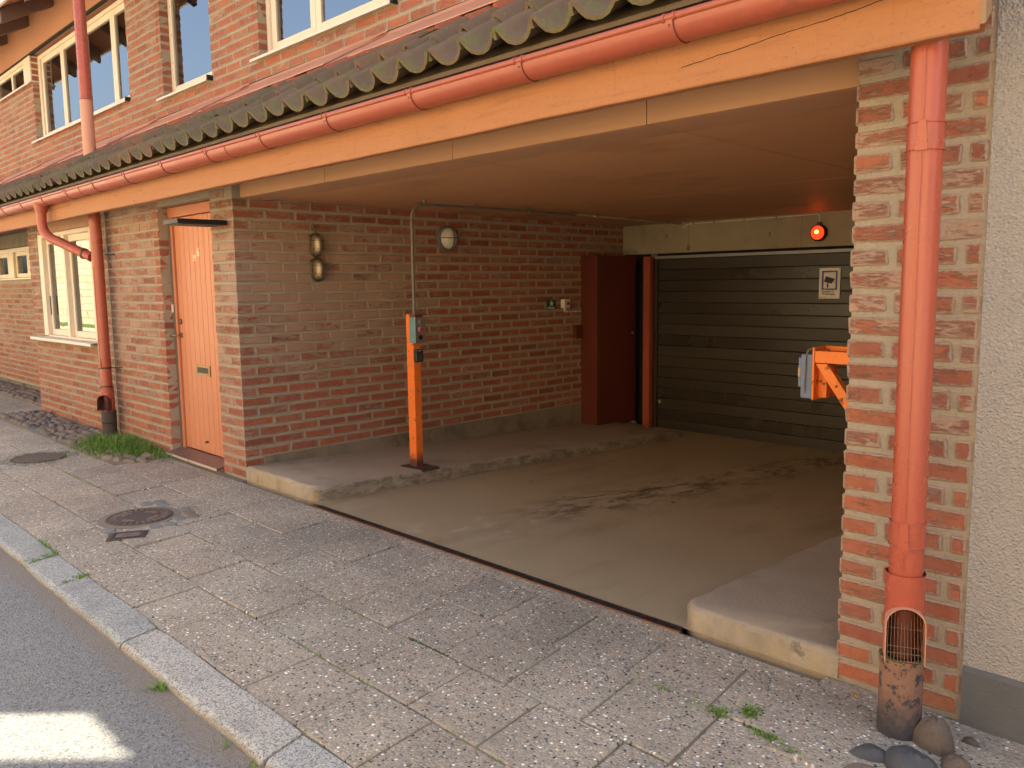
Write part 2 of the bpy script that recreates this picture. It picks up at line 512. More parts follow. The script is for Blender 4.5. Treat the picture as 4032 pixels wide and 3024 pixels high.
M['plinth'] = concrete_mat('grey_plinth_paint', (0.125, 0.125, 0.13), 3, (0.16, 0.15, 0.14), 0.2, 0.85, 0.004)
M['bed'] = concrete_mat('joint_bedding', (0.22, 0.19, 0.15), 6, (0.12, 0.115, 0.07), 0.5, 0.95, 0.004)
M['cement'] = concrete_mat('cement_strip', (0.33, 0.295, 0.24), 5, (0.12, 0.105, 0.085), 0.5, 0.9, 0.004)
M['floor'] = floor_mat()
M['platform'] = kerbed_mat()
M['strip'] = concrete_mat('stained_concrete', (0.25, 0.205, 0.15), 4.6, (0.05, 0.042, 0.032), 1.1, 0.9, 0.004)
M['lintel'] = concrete_mat('lintel_concrete', (0.35, 0.295, 0.205), 2.4, (0.15, 0.115, 0.075), 0.75, 0.8, 0.002)
M['beam'] = wood_mat('orange_timber', (0.40, 0.172, 0.074), crack=[(4.2, 4.95, 2.245, 2.303), (-3.4, -2.6, 2.27, 2.285)])
M['beam_end'] = wood_mat('weathered_end_grain', (0.30, 0.19, 0.11), False)
M['fascia'] = wood_mat('dark_fascia_timber', (0.135, 0.095, 0.062), False)
M['panel'] = paint('brown_soffit_paint', (0.47, 0.25, 0.14), 0.10, 0.7, 1.6)
def ceiling_mat():
    t = NT('painted_ceiling_board')
    P = t.pos()
    oi = t.n('ShaderNodeObjectInfo').outputs['Random']
    c = t.mix(t.noise(P, 1.2, 5), (0.50, 0.255, 0.13), (0.63, 0.335, 0.18))
    c = t.mix(t.math('MULTIPLY', oi, 0.25), c, (0.46, 0.22, 0.11))
    g = t.noise(t.map(P, (1.2, 11, 11)), 3.0, 7, 0.62, dist=0.7)
    c = t.mix(t.math('MULTIPLY', t.sstep(g, 0.5, 0.72), 0.28), c, (0.36, 0.165, 0.08))
    b = t.sstep(t.noise(t.map(P, (0.7, 1.2, 1), loc=(2, 5, 0)), 1.1, 8, 0.66), 0.54, 0.68)
    c = t.mix(t.math('MULTIPLY', b, 0.4), c, (0.30, 0.13, 0.06))
    sp = t.sstep(t.noise(t.map(P, (1, 0.4, 1)), 34, 3, 0.6), 0.70, 0.76)
    c = t.mix(t.math('MULTIPLY', sp, 0.6), c, (0.16, 0.07, 0.035))
    return t.fin(c, 0.55, t.bump(g, 0.0012), 0.3)
M['ceil'] = ceiling_mat()
M['dark'] = paint('dark_gap', (0.012, 0.010, 0.009), 0.1, 0.9)
M['redmetal'] = paint('red_painted_sheet', (0.36, 0.085, 0.049), 0.09, 0.36, 3.5, 0.5, 0.0004, (0.22, 0.075, 0.05), 0.02)
M['pipe'] = paint('red_pipe_paint', (0.39, 0.083, 0.045), 0.08, 0.28, 3.0, 0.5, 0.0003, (0.30, 0.085, 0.055), 0.0)
M['salmon'] = paint('faded_salmon_sheet', (0.58, 0.27, 0.175), 0.08, 0.55, 3.0, 0.4)
M['darkred'] = paint('dark_red_pipe_band', (0.14, 0.04, 0.03), 0.1, 0.5)
M['tile'] = tile_mat('mossy_clay_tile')
M['tile_new'] = tile_mat('orange_clay_tile', False)
M['iron'] = rusty('cast_iron', (0.055, 0.05, 0.05), (0.07, 0.04, 0.03), 0.55, 0.75)
M['castpipe'] = rusty('flaking_cast_iron', (0.24, 0.125, 0.085), (0.028, 0.027, 0.03), 0.53, 0.7, lowz=(0.02, 0.19))
M['castdark'] = rusty('dark_cast_iron', (0.075, 0.055, 0.045), (0.04, 0.03, 0.025), 0.55, 0.75)
M['cover'] = rusty('manhole_iron', (0.17, 0.13, 0.11), (0.10, 0.07, 0.058), 0.6, 0.6)
M['coverlow'] = rusty('manhole_iron_low', (0.085, 0.066, 0.06), (0.05, 0.03, 0.025), 0.6, 0.7)
M['rust'] = rusty('rusty_angle_iron', (0.27, 0.115, 0.05), (0.10, 0.055, 0.04), 0.48, 0.9)
M['grate'] = paint('brown_drain_metal', (0.035, 0.020, 0.017), 0.15, 0.6)
M['rustplate'] = rusty('rusted_base_plate', (0.075, 0.040, 0.028), (0.03, 0.018, 0.014), 0.55, 0.85)
M['post'] = rusty('chipped_orange_paint', (0.78, 0.175, 0.026), (0.06, 0.022, 0.012), 0.585, 0.42, lowz=(0.09, 0.20))
M['bracket'] = rusty('orange_bracket_paint', (0.80, 0.19, 0.025), (0.08, 0.03, 0.015), 0.59, 0.42)
M['teal'] = rusty('teal_box_paint', (0.11, 0.22, 0.25), (0.30, 0.33, 0.33), 0.66, 0.45)
M['bluebox'] = rusty('blue_grey_box_paint', (0.13, 0.17, 0.26), (0.30, 0.32, 0.38), 0.66, 0.5)
M['steel'] = paint('brushed_steel', (0.42, 0.38, 0.35), 0.15, 0.35, 12, 0.5, 0.0003, metal=0.8)
M['galv'] = paint('galvanised_steel', (0.34, 0.34, 0.33), 0.2, 0.5, 14, 0.5, metal=0.5)
M['conduit'] = paint('grey_conduit', (0.16, 0.135, 0.115), 0.12, 0.5, 8)
M['black'] = paint('black_plastic', (0.018, 0.017, 0.017), 0.1, 0.4)
M['keys'] = paint('key_grey', (0.06, 0.06, 0.06), 0.1, 0.35)
M['keyrim'] = paint('keypad_rim', (0.35, 0.34, 0.33), 0.05, 0.35)
M['redbtn'] = paint('red_button', (0.55, 0.035, 0.025), 0.05, 0.3)
M['white'] = paint('white_plastic', (0.68, 0.66, 0.60), 0.05, 0.45)
M['signwhite'] = paint('sign_white', (0.72, 0.69, 0.62), 0.04, 0.4)
M['signblue'] = paint('sign_blue', (0.045, 0.05, 0.30), 0.04, 0.4)
M['signblack'] = paint('sign_black', (0.02, 0.018, 0.018), 0.04, 0.5)
M['green'] = paint('sign_green', (0.012, 0.075, 0.055), 0.06, 0.4)
M['cabinet'] = paint('dark_red_steel', (0.12, 0.026, 0.015), 0.12, 0.42, 2.5, 0.4)
M['redpost'] = rusty('red_frame_paint', (0.36, 0.075, 0.04), (0.10, 0.035, 0.025), 0.68, 0.5)
M['gdoor'] = paint('brown_door_steel', (0.040, 0.030, 0.021), 0.14, 0.33, 1.6, 0.45)
M['gdoor_line'] = paint('brown_door_ridge', (0.06, 0.047, 0.033), 0.1, 0.4)
M['cream'] = paint('cream_window_paint', (0.70, 0.60, 0.475), 0.05, 0.5, 4)
M['sill'] = paint('pale_sill_metal', (0.68, 0.60, 0.53), 0.05, 0.4, 4)
M['glass'] = glass_mat()
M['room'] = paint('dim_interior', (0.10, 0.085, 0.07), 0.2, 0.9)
M['blind'] = paint('grey_blind', (0.46, 0.40, 0.34), 0.06, 0.6)
M['curtain'] = paint('white_curtain', (0.72, 0.76, 0.82), 0.06, 0.8)
M['doorwood'] = wood_mat('salmon_door_plank', (0.55, 0.215, 0.115), False, axis='z', rough=0.45)
M['doorframe'] = paint('door_frame_paint', (0.52, 0.19, 0.10), 0.06, 0.5)
M['brass'] = paint('aged_brass', (0.36, 0.24, 0.12), 0.15, 0.35, 20, 0.5, metal=0.9)
M['bronze'] = paint('bronze_lamp_metal', (0.16, 0.115, 0.07), 0.15, 0.45, 20, 0.5, metal=0.6)
M['lampglass'] = paint('frosted_amber_glass', (0.26, 0.20, 0.135), 0.15, 0.30, 18, 0.6, metal=0.5)
M['dome'] = paint('milky_dome_glass', (0.62, 0.57, 0.49), 0.10, 0.18, 14, 0.6)
M['lampgrey'] = paint('grey_cast_ring', (0.15, 0.135, 0.12), 0.15, 0.5, 16)
M['stepmetal'] = paint('worn_copper_sheet', (0.20, 0.125, 0.105), 0.15, 0.38, 7, 0.5, metal=0.35)
M['stepedge'] = paint('bright_step_edge', (0.70, 0.62, 0.55), 0.1, 0.3, metal=0.5)
M['digit'] = paint('faded_digit_paint', (0.88, 0.68, 0.46), 0.05, 0.6)
M['lens'] = emit_mat('red_signal_lens', (1.0, 0.018, 0.004), 1.1)
M['bulb'] = emit_mat('signal_bulb', (1.0, 0.20, 0.02), 7.0)
M['cobble'] = concrete_mat('fieldstone', (0.20, 0.16, 0.13), 14, (0.09, 0.08, 0.075), 0.4, 0.75, 0.003)
M['boulder'] = concrete_mat('brown_boulder', (0.135, 0.105, 0.085), 16, (0.06, 0.05, 0.045), 0.5, 0.8, 0.006)
M['cobble_dark'] = concrete_mat('dark_fieldstone', (0.075, 0.08, 0.09), 9, (0.13, 0.11, 0.10), 0.3, 0.7, 0.003)
M['sett'] = concrete_mat('grey_sett', (0.20, 0.20, 0.19), 8, (0.10, 0.095, 0.09), 0.3, 0.8, 0.003)
M['leaf'] = paint('dry_leaf', (0.36, 0.19, 0.07), 0.25, 0.7, 20)
M['leafred'] = paint('red_leaf', (0.30, 0.02, 0.03), 0.2, 0.7, 20)
M['rafter'] = paint('dark_brown_rafter', (0.13, 0.078, 0.065), 0.1, 0.7)
M['soffit'] = paint('orange_brown_board', (0.42, 0.21, 0.125), 0.08, 0.6, 2)
M['stone'] = concrete_mat('pale_limestone', (0.56, 0.47, 0.33), 1.2, (0.34, 0.27, 0.18), 0.4, 0.9)
M['ashlar'] = ashlar_mat()
M['copper'] = paint('copper_green', (0.30, 0.48, 0.42), 0.1, 0.6)
M['yellowwall'] = paint('ochre_render', (0.55, 0.42, 0.25), 0.08, 0.9)
M['rooforange'] = paint('orange_roof', (0.42, 0.16, 0.07), 0.15, 0.9, 8)
M['lawn'] = paint('lawn_green', (0.08, 0.14, 0.03), 0.25, 0.95, 12)
M['square'] = concrete_mat('paved_square', (0.44, 0.37, 0.285), 0.8, (0.30, 0.25, 0.19), 0.3, 0.9)
def grass_mat():
    t = NT('grass_blade')
    oi = t.n('ShaderNodeNewGeometry').outputs['Random Per Island']
    c = t.ramp(oi, [(0, (0.05, 0.12, 0.016)), (0.45, (0.11, 0.24, 0.03)), (0.8, (0.19, 0.32, 0.06)), (1, (0.38, 0.34, 0.16))])
    t.p.inputs['Subsurface Weight'].default_value = 0.0
    return t.fin(c, 0.6, None, 0.25)
M['grass'] = grass_mat()
t_ = NT('joint_moss')
P_ = t_.pos()
M['moss'] = t_.fin(t_.mix(t_.noise(P_, 90, 4), (0.035, 0.06, 0.012), (0.10, 0.13, 0.035)), 0.95, t_.bump(t_.noise(P_, 120, 4), 0.006), 0.1)

# ------------------------------------------------------------------ mesh helpers
class MB:
    def __init__(s):
        s.v, s.f, s.ua, s.ub, s.smooth = [], [], None, None, False
    def add(s, vs, fs):
        o = len(s.v)
        s.v += [tuple(x) for x in vs]
        s.f += [tuple(i + o for i in f) for f in fs]
        return s
    def box(s, x0, x1, y0, y1, z0, z1):
        return s.add([(x0, y0, z0), (x1, y0, z0), (x1, y1, z0), (x0, y1, z0), (x0, y0, z1), (x1, y0, z1), (x1, y1, z1), (x0, y1, z1)],
                     [(3, 2, 1, 0), (4, 5, 6, 7), (0, 1, 5, 4), (1, 2, 6, 5), (2, 3, 7, 6), (3, 0, 4, 7)])
    def prism(s, poly, axis, a, b):
        """poly: 2-D outline (counter-clockwise seen from +axis), extruded along axis from a to b"""
        n = len(poly)
        def mk(p, w):
            return {'x': (w, p[0], p[1]), 'y': (p[0], w, p[1]), 'z': (p[0], p[1], w)}[axis]
        vs = [mk(p, a) for p in poly] + [mk(p, b) for p in poly]
        fs = [tuple(reversed(range(n))), tuple(range(n, 2 * n))]
        fs += [(i, (i + 1) % n, n + (i + 1) % n, n + i) for i in range(n)]
        return s.add(vs, fs)
    def tube(s, pts, r, seg=12, cap=True):
        pts = [Vector(p) for p in pts]
        rs = r if isinstance(r, (list, tuple)) else [r] * len(pts)
        o = len(s.v)
        nrm = None
        for i, p in enumerate(pts):
            if i == 0: d = pts[1] - p
            elif i == len(pts) - 1: d = p - pts[i - 1]
            else: d = (pts[i + 1] - p).normalized() + (p - pts[i - 1]).normalized()
            d.normalize()
            if nrm is None:
                nrm = d.orthogonal().normalized()
            else:
                nrm = (nrm - d * nrm.dot(d))
                nrm = nrm.normalized() if nrm.length > 1e-6 else d.orthogonal().normalized()
            b = d.cross(nrm)
            for k in range(seg):
                a = 2 * math.pi * k / seg
                s.v.append(tuple(p + (nrm * math.cos(a) + b * math.sin(a)) * rs[i]))
        for i in range(len(pts) - 1):
            for k in range(seg):
                a = o + i * seg + k
                b2 = o + i * seg + (k + 1) % seg
                s.f.append((a, b2, b2 + seg, a + seg))
        if cap:
            s.f.append(tuple(reversed(range(o, o + seg))))
            s.f.append(tuple(range(o + (len(pts) - 1) * seg, o + len(pts) * seg)))
        s.smooth = True
        return s
    def lathe(s, prof, c, axis='z', seg=24, dirn=1):
        """prof: (radius, height) pairs; c: centre"""
        o = len(s.v)
        for (r, h) in prof:
            for k in range(seg):
                a = 2 * math.pi * k / seg
                u, w = r * math.cos(a), r * math.sin(a)
                q = {'z': (u, w, h), 'x': (h * dirn, u, w), 'y': (u, h * dirn, w)}[axis]
                s.v.append((c[0] + q[0], c[1] + q[1], c[2] + q[2]))
        for i in range(len(prof) - 1):
            for k in range(seg):
                a = o + i * seg + k
                b = o + i * seg + (k + 1) % seg
                s.f.append((a, b, b + seg, a + seg))
        s.f.append(tuple(reversed(range(o, o + seg))))
        s.f.append(tuple(range(o + (len(prof) - 1) * seg, o + len(prof) * seg)))
        s.smooth = True
        return s
    def data(s, name):
        me = bpy.data.meshes.new(name)
        me.from_pydata(s.v, [], s.f)
        if s.ua is not None:
            la = me.uv_layers.new(name='a')
            lb = me.uv_layers.new(name='b')
            la.data.foreach_set('uv', [c for uv in s.ua for c in uv])
            lb.data.foreach_set('uv', [c for uv in s.ub for c in uv])
        if s.smooth:
            me.polygons.foreach_set('use_smooth', [True] * len(me.polygons))
            try:
                me.set_sharp_from_angle(angle=R(38))
            except Exception:
                pass
        me.update()
        return me
    def build(s, name, mat, parent=None, bev=0.0, bseg=2):
        me = s.data(name)
        me.materials.append(M[mat] if isinstance(mat, str) else mat)
        return link(name, me, parent, bev, bseg)

def link(name, me, parent=None, bev=0.0, bseg=2):
    o = bpy.data.objects.new(name, me)
    COL.objects.link(o)
    o.parent = parent
    if bev:
        b = o.modifiers.new('bevel', 'BEVEL')
        b.width = bev
        b.segments = bseg
        b.limit_method = 'ANGLE'
        b.angle_limit = R(40)
        b.harden_normals = False
    return o

def tag(o, label=None, cat=None, group=None, kind=None):
    if label: o['label'] = label
    if cat: o['category'] = cat
    if group: o['group'] = group
    if kind: o['kind'] = kind
    return o

def thing(name, label, cat, group=None, loc=(0, 0, 0)):
    o = bpy.data.objects.new(name, None)
    o.empty_display_size = 0.1
    COL.objects.link(o)
    o['_loc'] = 0
    del o['_loc']
    return tag(o, label, cat, group)

def part(name, parent):
    o = bpy.data.objects.new(name, None)
    o.empty_display_size = 0.05
    COL.objects.link(o)
    o.parent = parent
    return o

def bx(name, mat, parent, x0, x1, y0, y1, z0, z1, bev=0.0, bseg=2):
    return MB().box(x0, x1, y0, y1, z0, z1).build(name, mat, parent, bev, bseg)

def text_obj(name, txt, size, mat, parent, origin, xdir, ydir, off=0.0, squash=1.0, ext=0.0008):
    cu = bpy.data.curves.new(name, 'FONT')
    cu.body = txt
    cu.size = size
    cu.extrude = ext
    cu.offset = off
    tmp = bpy.data.objects.new('tmp', cu)
    COL.objects.link(tmp)
    dg = bpy.context.evaluated_depsgraph_get()
    me = bpy.data.meshes.new_from_object(tmp.evaluated_get(dg))
    bpy.data.objects.remove(tmp)
    bpy.data.curves.remove(cu)
    X = Vector(xdir).normalized()
    Y = Vector(ydir).normalized()
    Z = X.cross(Y)
    o0 = Vector(origin)
    for v in me.vertices:
        c = v.co
        v.co = o0 + X * (c.x * squash) + Y * c.y + Z * c.z
    me.materials.clear()
    me.materials.append(M[mat])
    return link(name, me, parent)

# ------------------------------------------------------------------ chamfered box with edge-distance UVs (bricks, slabs)
def cham(mb, c, h, r, ch, jit=0.0):
    """c centre, h half sizes, ch chamfer; writes 24 verts, 26 faces"""
    if mb.ua is None:
        mb.ua, mb.ub = [], []
    idx = {}
    o = len(mb.v)
    dx = [[r.uniform(-jit, jit) for _ in range(3)] for _ in range(8)]
    k = 0
    for sx in (-1, 1):
        for sy in (-1, 1):
            for sz in (-1, 1):
                ci = (sx > 0) * 4 + (sy > 0) * 2 + (sz > 0)
                for ax in range(3):
                    p = []
                    for i, sg in enumerate((sx, sy, sz)):
                        q = h[i] * sg
                        if i != ax:
                            q -= sg * min(ch, h[i] * 0.4)
                        p.append(c[i] + q + (dx[ci][i] if h[i] > 0.02 else 0))
                    mb.v.append(tuple(p))
                    idx[(sx, sy, sz, ax)] = o + k
                    k += 1
    def put(vs, uvs, hb):
        mb.f.append(tuple(vs))
        mb.ua += uvs
        mb.ub += [hb] * len(vs)
    for ax in range(3):
        a1, a2 = (ax + 1) % 3, (ax + 2) % 3
        for sg in (-1, 1):
            vs = []
            for s1, s2 in ((-1, -1), (1, -1), (1, 1), (-1, 1)):
                s3 = [0, 0, 0]
                s3[ax], s3[a1], s3[a2] = sg, s1, s2
                vs.append(idx[(*s3, ax)])
            if sg < 0:
                vs.reverse()
            if ax == 2: u_, v_ = 0, 1
            else: u_, v_ = (1 - ax), 2
            uvs = [(mb.v[i][u_] - c[u_], mb.v[i][v_] - c[v_]) for i in vs]
            put(vs, uvs, (h[u_], h[v_]))
    for ax in range(3):                                   # edges parallel to ax
        a1, a2 = (ax + 1) % 3, (ax + 2) % 3
        for s1 in (-1, 1):
            for s2 in (-1, 1):
                def g(sa, fax):
                    s3 = [0, 0, 0]
                    s3[ax], s3[a1], s3[a2] = sa, s1, s2
                    return idx[(*s3, fax)]
                vs = [g(-1, a1), g(1, a1), g(1, a2), g(-1, a2)]
                if s1 * s2 > 0:
                    vs.reverse()
                put(vs, [(0, 0)] * 4, (0.002, 0.002))
    for sx in (-1, 1):
        for sy in (-1, 1):
            for sz in (-1, 1):
                vs = [idx[(sx, sy, sz, 0)], idx[(sx, sy, sz, 1)], idx[(sx, sy, sz, 2)]]
                if sx * sy * sz < 0:
                    vs.reverse()
                put(vs, [(0, 0)] * 3, (0.002, 0.002))
    return mb

def project(p):
    d = Vector(p) - CAM
    w = d.dot(c_f)
    if w < 0.05:
        return None
    return (512 + 824.9 * d.dot(c_r) / w, 384 - 824.9 * d.dot(c_u) / w, w)

# ================================================================== SETTING: ground, road, pavement
def struct(name, mb, mat):
    return tag(mb.build(name, mat), kind='structure')

g = MB().add([(-400, -400, -0.125), (400, -400, -0.125), (400, 400, -0.125), (-400, 400, -0.125)], [(0, 1, 2, 3)])
struct('ground', MB().add([(-400, -400, -0.28), (400, -400, -0.28), (400, 400, -0.28), (-400, 400, -0.28)], [(0, 1, 2, 3)]), 'square')
struct('town_square', MB().box(-60, 60, -40, -4.7, -0.30, -0.02), 'square')
struct('road', MB().box(-60, 60, -4.7, -1.70, -0.29, -0.036), 'asphalt')
pave = struct('pavement', MB().box(-16, 12, -1.60, -0.045, -0.29, -0.010).box(-16, -5.4, -0.045, 0.62, -0.29, -0.010)
              .box(-5.4, -0.001, -0.045, 0.02, -0.29, -0.010).box(4.70, 12, -0.045, 0.02, -0.29, -0.012), 'bed')

# kerb stones
kerb = tag(part('kerb', None), kind='structure')
kj = [-8.2, -6.9, -5.6, -4.2, -2.9, -1.7, -0.42, 0.905, 1.405, 2.350, 3.590, 4.75, 6.0, 7.3]
for i in range(len(kj) - 1):
    r = random.Random(100 + i)
    a, b = kj[i] + 0.006, kj[i + 1] - 0.006
    sk = 0.045                                             # the joints run a little askew
    y0, y1 = -1.772 + r.uniform(-.006, .006), -1.604
    dz = r.uniform(-.006, .004)
    prof = [(y1, -0.30), (y1, 0.0 + dz), (y0 + 0.022, -0.002 + dz), (y0 + 0.006, -0.009 + dz), (y0 - 0.001, -0.026 + dz), (y0 - 0.012, -0.30)]
    nseg = max(3, int((b - a) / 0.12))
    mb = MB()
    n = len(prof)
    for k in range(nseg + 1):
        x = a + (b - a) * k / nseg
        for (y, z) in prof:
            t = (y - y1) / (y0 - y1)
            wob = (math.sin(x * 9 + i) * 0.003 + r.uniform(-.002, .002)) if z > -0.2 else 0
            endr = 0.006 if k in (0, nseg) and z > -0.02 else 0
            mb.v.append((x + sk * t, y + wob, z - endr * 0.8 + (r.uniform(-.0015, .0015) if z > -0.2 else 0)))
    for k in range(nseg):
        for q in range(n):
            mb.f.append((k * n + q, k * n + (q + 1) % n, (k + 1) * n + (q + 1) % n, (k + 1) * n + q))
    mb.f.append(tuple(range(n)))
    mb.f.append(tuple(reversed(range(nseg * n, nseg * n + n))))
    o = mb.build('kerb_stone', 'granite', kerb)
    o.data.flip_normals()

# paving slabs (exposed aggregate), each its own piece
def slab(x0, x1, y0, y1, r, skew=-0.13):
    mb = MB()
    g_ = 0.0045
    x0 += g_; x1 -= g_; y0 += g_; y1 -= g_
    top = r.uniform(-0.006, 0.001)
    tl = [r.uniform(-.0028, .0028) for _ in range(4)]
    jx = [r.uniform(-.003, .003) for _ in range(8)]
    P = [(x0, y0), (x1, y0), (x1, y1), (x0, y1)]
    vs = []
    for ins, z in ((0, -0.03), (0, -0.005), (0.004, 0.0)):
        for k, (x, y) in enumerate(P):
            cx, cy = (x0 + x1) / 2, (y0 + y1) / 2
            xx = x + ins * (1 if x < cx else -1) + jx[k * 2]
            yy = y + ins * (1 if y < cy else -1) + jx[k * 2 + 1] * .6
            vs.append((xx + skew * (yy + 0.5), yy, z + top + tl[k]))
    fs = [(8, 9, 10, 11)]
    for lv in (0, 4):
        for k in range(4):
            fs.append((lv + k, lv + (k + 1) % 4, lv + 4 + (k + 1) % 4, lv + 4 + k))
    mb.add(vs, fs)
    return mb.build('paving_slab', 'slab', pave)

PITCH = 0.3715
rowsY = [(-1.600, -1.252), (-1.252, -0.893), (-0.893, -0.520), (-0.520, -0.150)]
for ri, (ya, yb) in enumerate(rowsY):
    ph = (3.372, 3.596, 3.405, 3.345)[ri]
    k0 = int((-11 - ph) / PITCH)
    k1 = int((6.4 - ph) / PITCH) + 1
    for k in range(k0, k1):
        x0 = ph + k * PITCH
        x1 = x0 + PITCH
        if ri == 3 and x1 < -1.30 and x0 > -5.5:
            continue                                       # field stones and grass lie here
        r = random.Random(1000 * ri + k)
        slab(x0, x1, ya, yb, r)
for ri, (ya, yb) in enumerate([(-0.150, 0.10)]):
    for k in range(16):
        slab(-11 + k * PITCH - 0.1, -11 + (k + 1) * PITCH - 0.1, ya, yb, random.Random(5000 + k), 0.0)

# cement fillet between slabs and wall / threshold
tag(MB().box(-1.38, 4.66, -0.148, -0.0665, -0.05, -0.0045).build('cement_strip', 'slab'), kind='structure')
tag(MB().box(4.66, 7.5, -0.148, -0.002, -0.06, -0.006).build('cement_strip', 'slab'), kind='structure')

# garage floor ramp
def floor_z(y):
    return -0.002 - 0.0375 * max(0, y) if y < 4.1 else -0.156
fl = MB()
ys = [-0.008, 0.15, 0.5, 1.0, 2.0, 3.0, 4.0, 4.2, 5.2]
for y in ys:
    for x in (-0.02, 1.2, 2.4, 3.6, 4.72):
        fl.v.append((x, y, floor_z(y) if y < 4.1 else -0.156))
for i in range(len(ys) - 1):
    for k in range(4):
        fl.f.append((i * 5 + k, i * 5 + k + 1, i * 5 + k + 6, i * 5 + k + 5))
struct('garage_floor', fl, 'floor')

# threshold drain
dr = thing('threshold_drain', 'long dark slot drain with rusty edge across the garage entrance', 'drain')
bx('channel', 'grate', dr, 1.10, 4.02, -0.054, -0.010, -0.05, -0.0035)
bar_me = MB().box(0, 0.012, -0.051, -0.013, -0.0034, -0.0015).data('grate_bar')
bar_me.materials.append(M['black'])
for i in range(60):
    link('grate_bar', bar_me, dr).location = (1.11 + i * 0.0485, 0, 0)
bx('rusty_edge', 'rust', dr, 1.07, 4.04, -0.066, -0.0545, -0.05, 0.0008)
bx('inner_edge', 'grate', dr, 1.10, 4.02, -0.0098, -0.006, -0.04, 0.0006)

# ================================================================== raised concrete walkways in the garage
def walkway(name, label, x0, x1, corner, ztop0, slope, y1, inner):
    rad = 0.11
    pts = []
    if inner > 0:                                            # rounded corner on the +x side
        out = [(x0, 0.0)] + [(x1 - rad + rad * math.sin(a), rad - rad * math.cos(a)) for a in [R(q) for q in range(0, 91, 15)]] + [(x1, 1.2), (x1, 2.4), (x1, 3.4), (x1, 4.05), (x1, y1 - 0.18), (x1 - 0.05, y1 - 0.05), (x1 - 0.16, y1), (x0, y1)]
    else:
        out = [(x1, 0.0), (x1, y1), (x0, y1)] + [(x0, rad)] + [(x0 + rad - rad * math.cos(a), rad - rad * math.sin(a)) for a in [R(q) for q in range(15, 91, 15)]]
    dense = []
    for i in range(len(out)):
        p, q = out[i], out[(i + 1) % len(out)]
        k = max(1, int(math.hypot(q[0] - p[0], q[1] - p[1]) / 0.035))
        dense += [(p[0] + (q[0] - p[0]) * t / k, p[1] + (q[1] - p[1]) * t / k) for t in range(k)]
    out = dense
    n = len(out)
    rw = random.Random(17 if inner > 0 else 18)
    chip = [max(0.0, rw.gauss(-.2, .6)) * .010 for _ in out]
    chip = [(chip[i - 1] + chip[i] * 2 + chip[(i + 1) % n]) / 4 for i in range(n)]
    mb = MB()
    for ins, dz, bot in ((0, 0, True), (0, -0.022, False), (0.010, -0.005, False), (0.026, 0, False)):
        for ci, (x, y) in enumerate(out):
            j = 0.0 if bot else rw.uniform(-.0015, .0015)
            zt = ztop0 + slope * y
            if inner > 0 and y > 4.0 and x > x0 + .3: zt += (y - 4.0) * -0.10
            fz = floor_z(y) - 0.05
            ix = -ins if (inner > 0 and x > x0 + 0.2) else (ins if inner < 0 and x < x1 - 0.2 else 0)
            iy = ins if y < 0.12 else 0
            z = fz if bot else max(zt + dz, floor_z(y) - 0.01)
            cc = 0.0 if bot or ins > 0.02 else chip[ci]
            mb.v.append((x + ix + j - inner * cc * (1 if ix else 0), y + iy + j + (cc if iy else 0), z + j * .5 - cc * (1.2 if ins > 0 else .6)))
    for lv in range(3):
        for i in range(n):
            j = (i + 1) % n
            mb.f.append((lv * n + i, lv * n + j, (lv + 1) * n + j, (lv + 1) * n + i))
    mb.f.append(tuple(range(3 * n, 4 * n)))
    mb.smooth = True
    o = mb.build(name, 'platform')
    return tag(o, label, 'walkway')
walkway('concrete_walkway', 'raised concrete walkway along the brick side wall carrying the orange post', 0.004, 1.005, 'r', 0.104, -0.0415, 4.62, 1)
walkway('concrete_walkway', 'low concrete walkway with rounded corner beside the brick pillar', 3.985, 4.699, 'l', 0.098, -0.03, 4.70, -1)

# ================================================================== BUILDING
B = thing('brick_building', 'red brick building with clay tiled canopy roof and open garage entrance', 'building')
specs = []                                                   # every brick: (wall part, material, centre, half sizes)
BH, CO = 0.032, 0.08

def addb(wall, mat, x0, x1, y0, y1, zc, r):
    j = 0.0022
    specs.append((wall, mat, ((x0 + x1) / 2, (y0 + y1) / 2 + 0.0, zc + r.uniform(-.0012, .0012)),
                  ((x1 - x0) / 2 - r.uniform(0, j), (y1 - y0) / 2, BH - r.uniform(-.0008, .0022))))

def cutiv(a, b, holes):
    iv = [(a, b)]
    for (h0, h1) in holes:
        nx = []
        for (p, q) in iv:
            if q <= h0 or p >= h1:
                nx.append((p, q))
            else:
                if p < h0: nx.append((p, h0))
                if q > h1: nx.append((h1, q))
        iv = nx
    return [(p, q) for p, q in iv if q - p > 0.035]

def ywall(wall, mat, Y, xa, xb, za, zb, holes=(), phase=0.0, corner=False, deep=0.12, seed=1):
    """bricks of a wall facing -Y"""
    r = random.Random(seed)
    i0 = int(math.ceil((za - 0.008) / CO - 0.2))
    i = i0
    while 0.04 + i * CO + BH < zb:
        zc = 0.04 + i * CO
        odd = i % 2
        hs = [(h[0], h[1]) for h in holes if h[2] < zc + 0.02 and h[3] > zc - 0.02]
        x = xb
        first = True
        off = ((0.1325 if odd else 0) + phase) % 0.265
        if corner:
            if odd:
                x = xb - 0.135
            off = 0
        else:
            x = xb + off
        while x > xa + 0.03:
            w = 0.25 + r.uniform(-.006, .004)
            a = x - w
            for (p, q) in cutiv(max(a, xa), min(x, xb), hs):
                dp = 0.045
                yj = r.uniform(-.0015, .0015)
                for h in hs:
                    if abs(q - h[0]) < 1e-4 or abs(p - h[1]) < 1e-4:
                        dp = deep
                cr = corner and first and not odd
                if cr:
                    dp, yj = 0.12, 0.0
                addb(wall, mat, p, q, Y + yj, Y + dp, zc, r)
            first = False
            x = a - 0.015
        i += 1

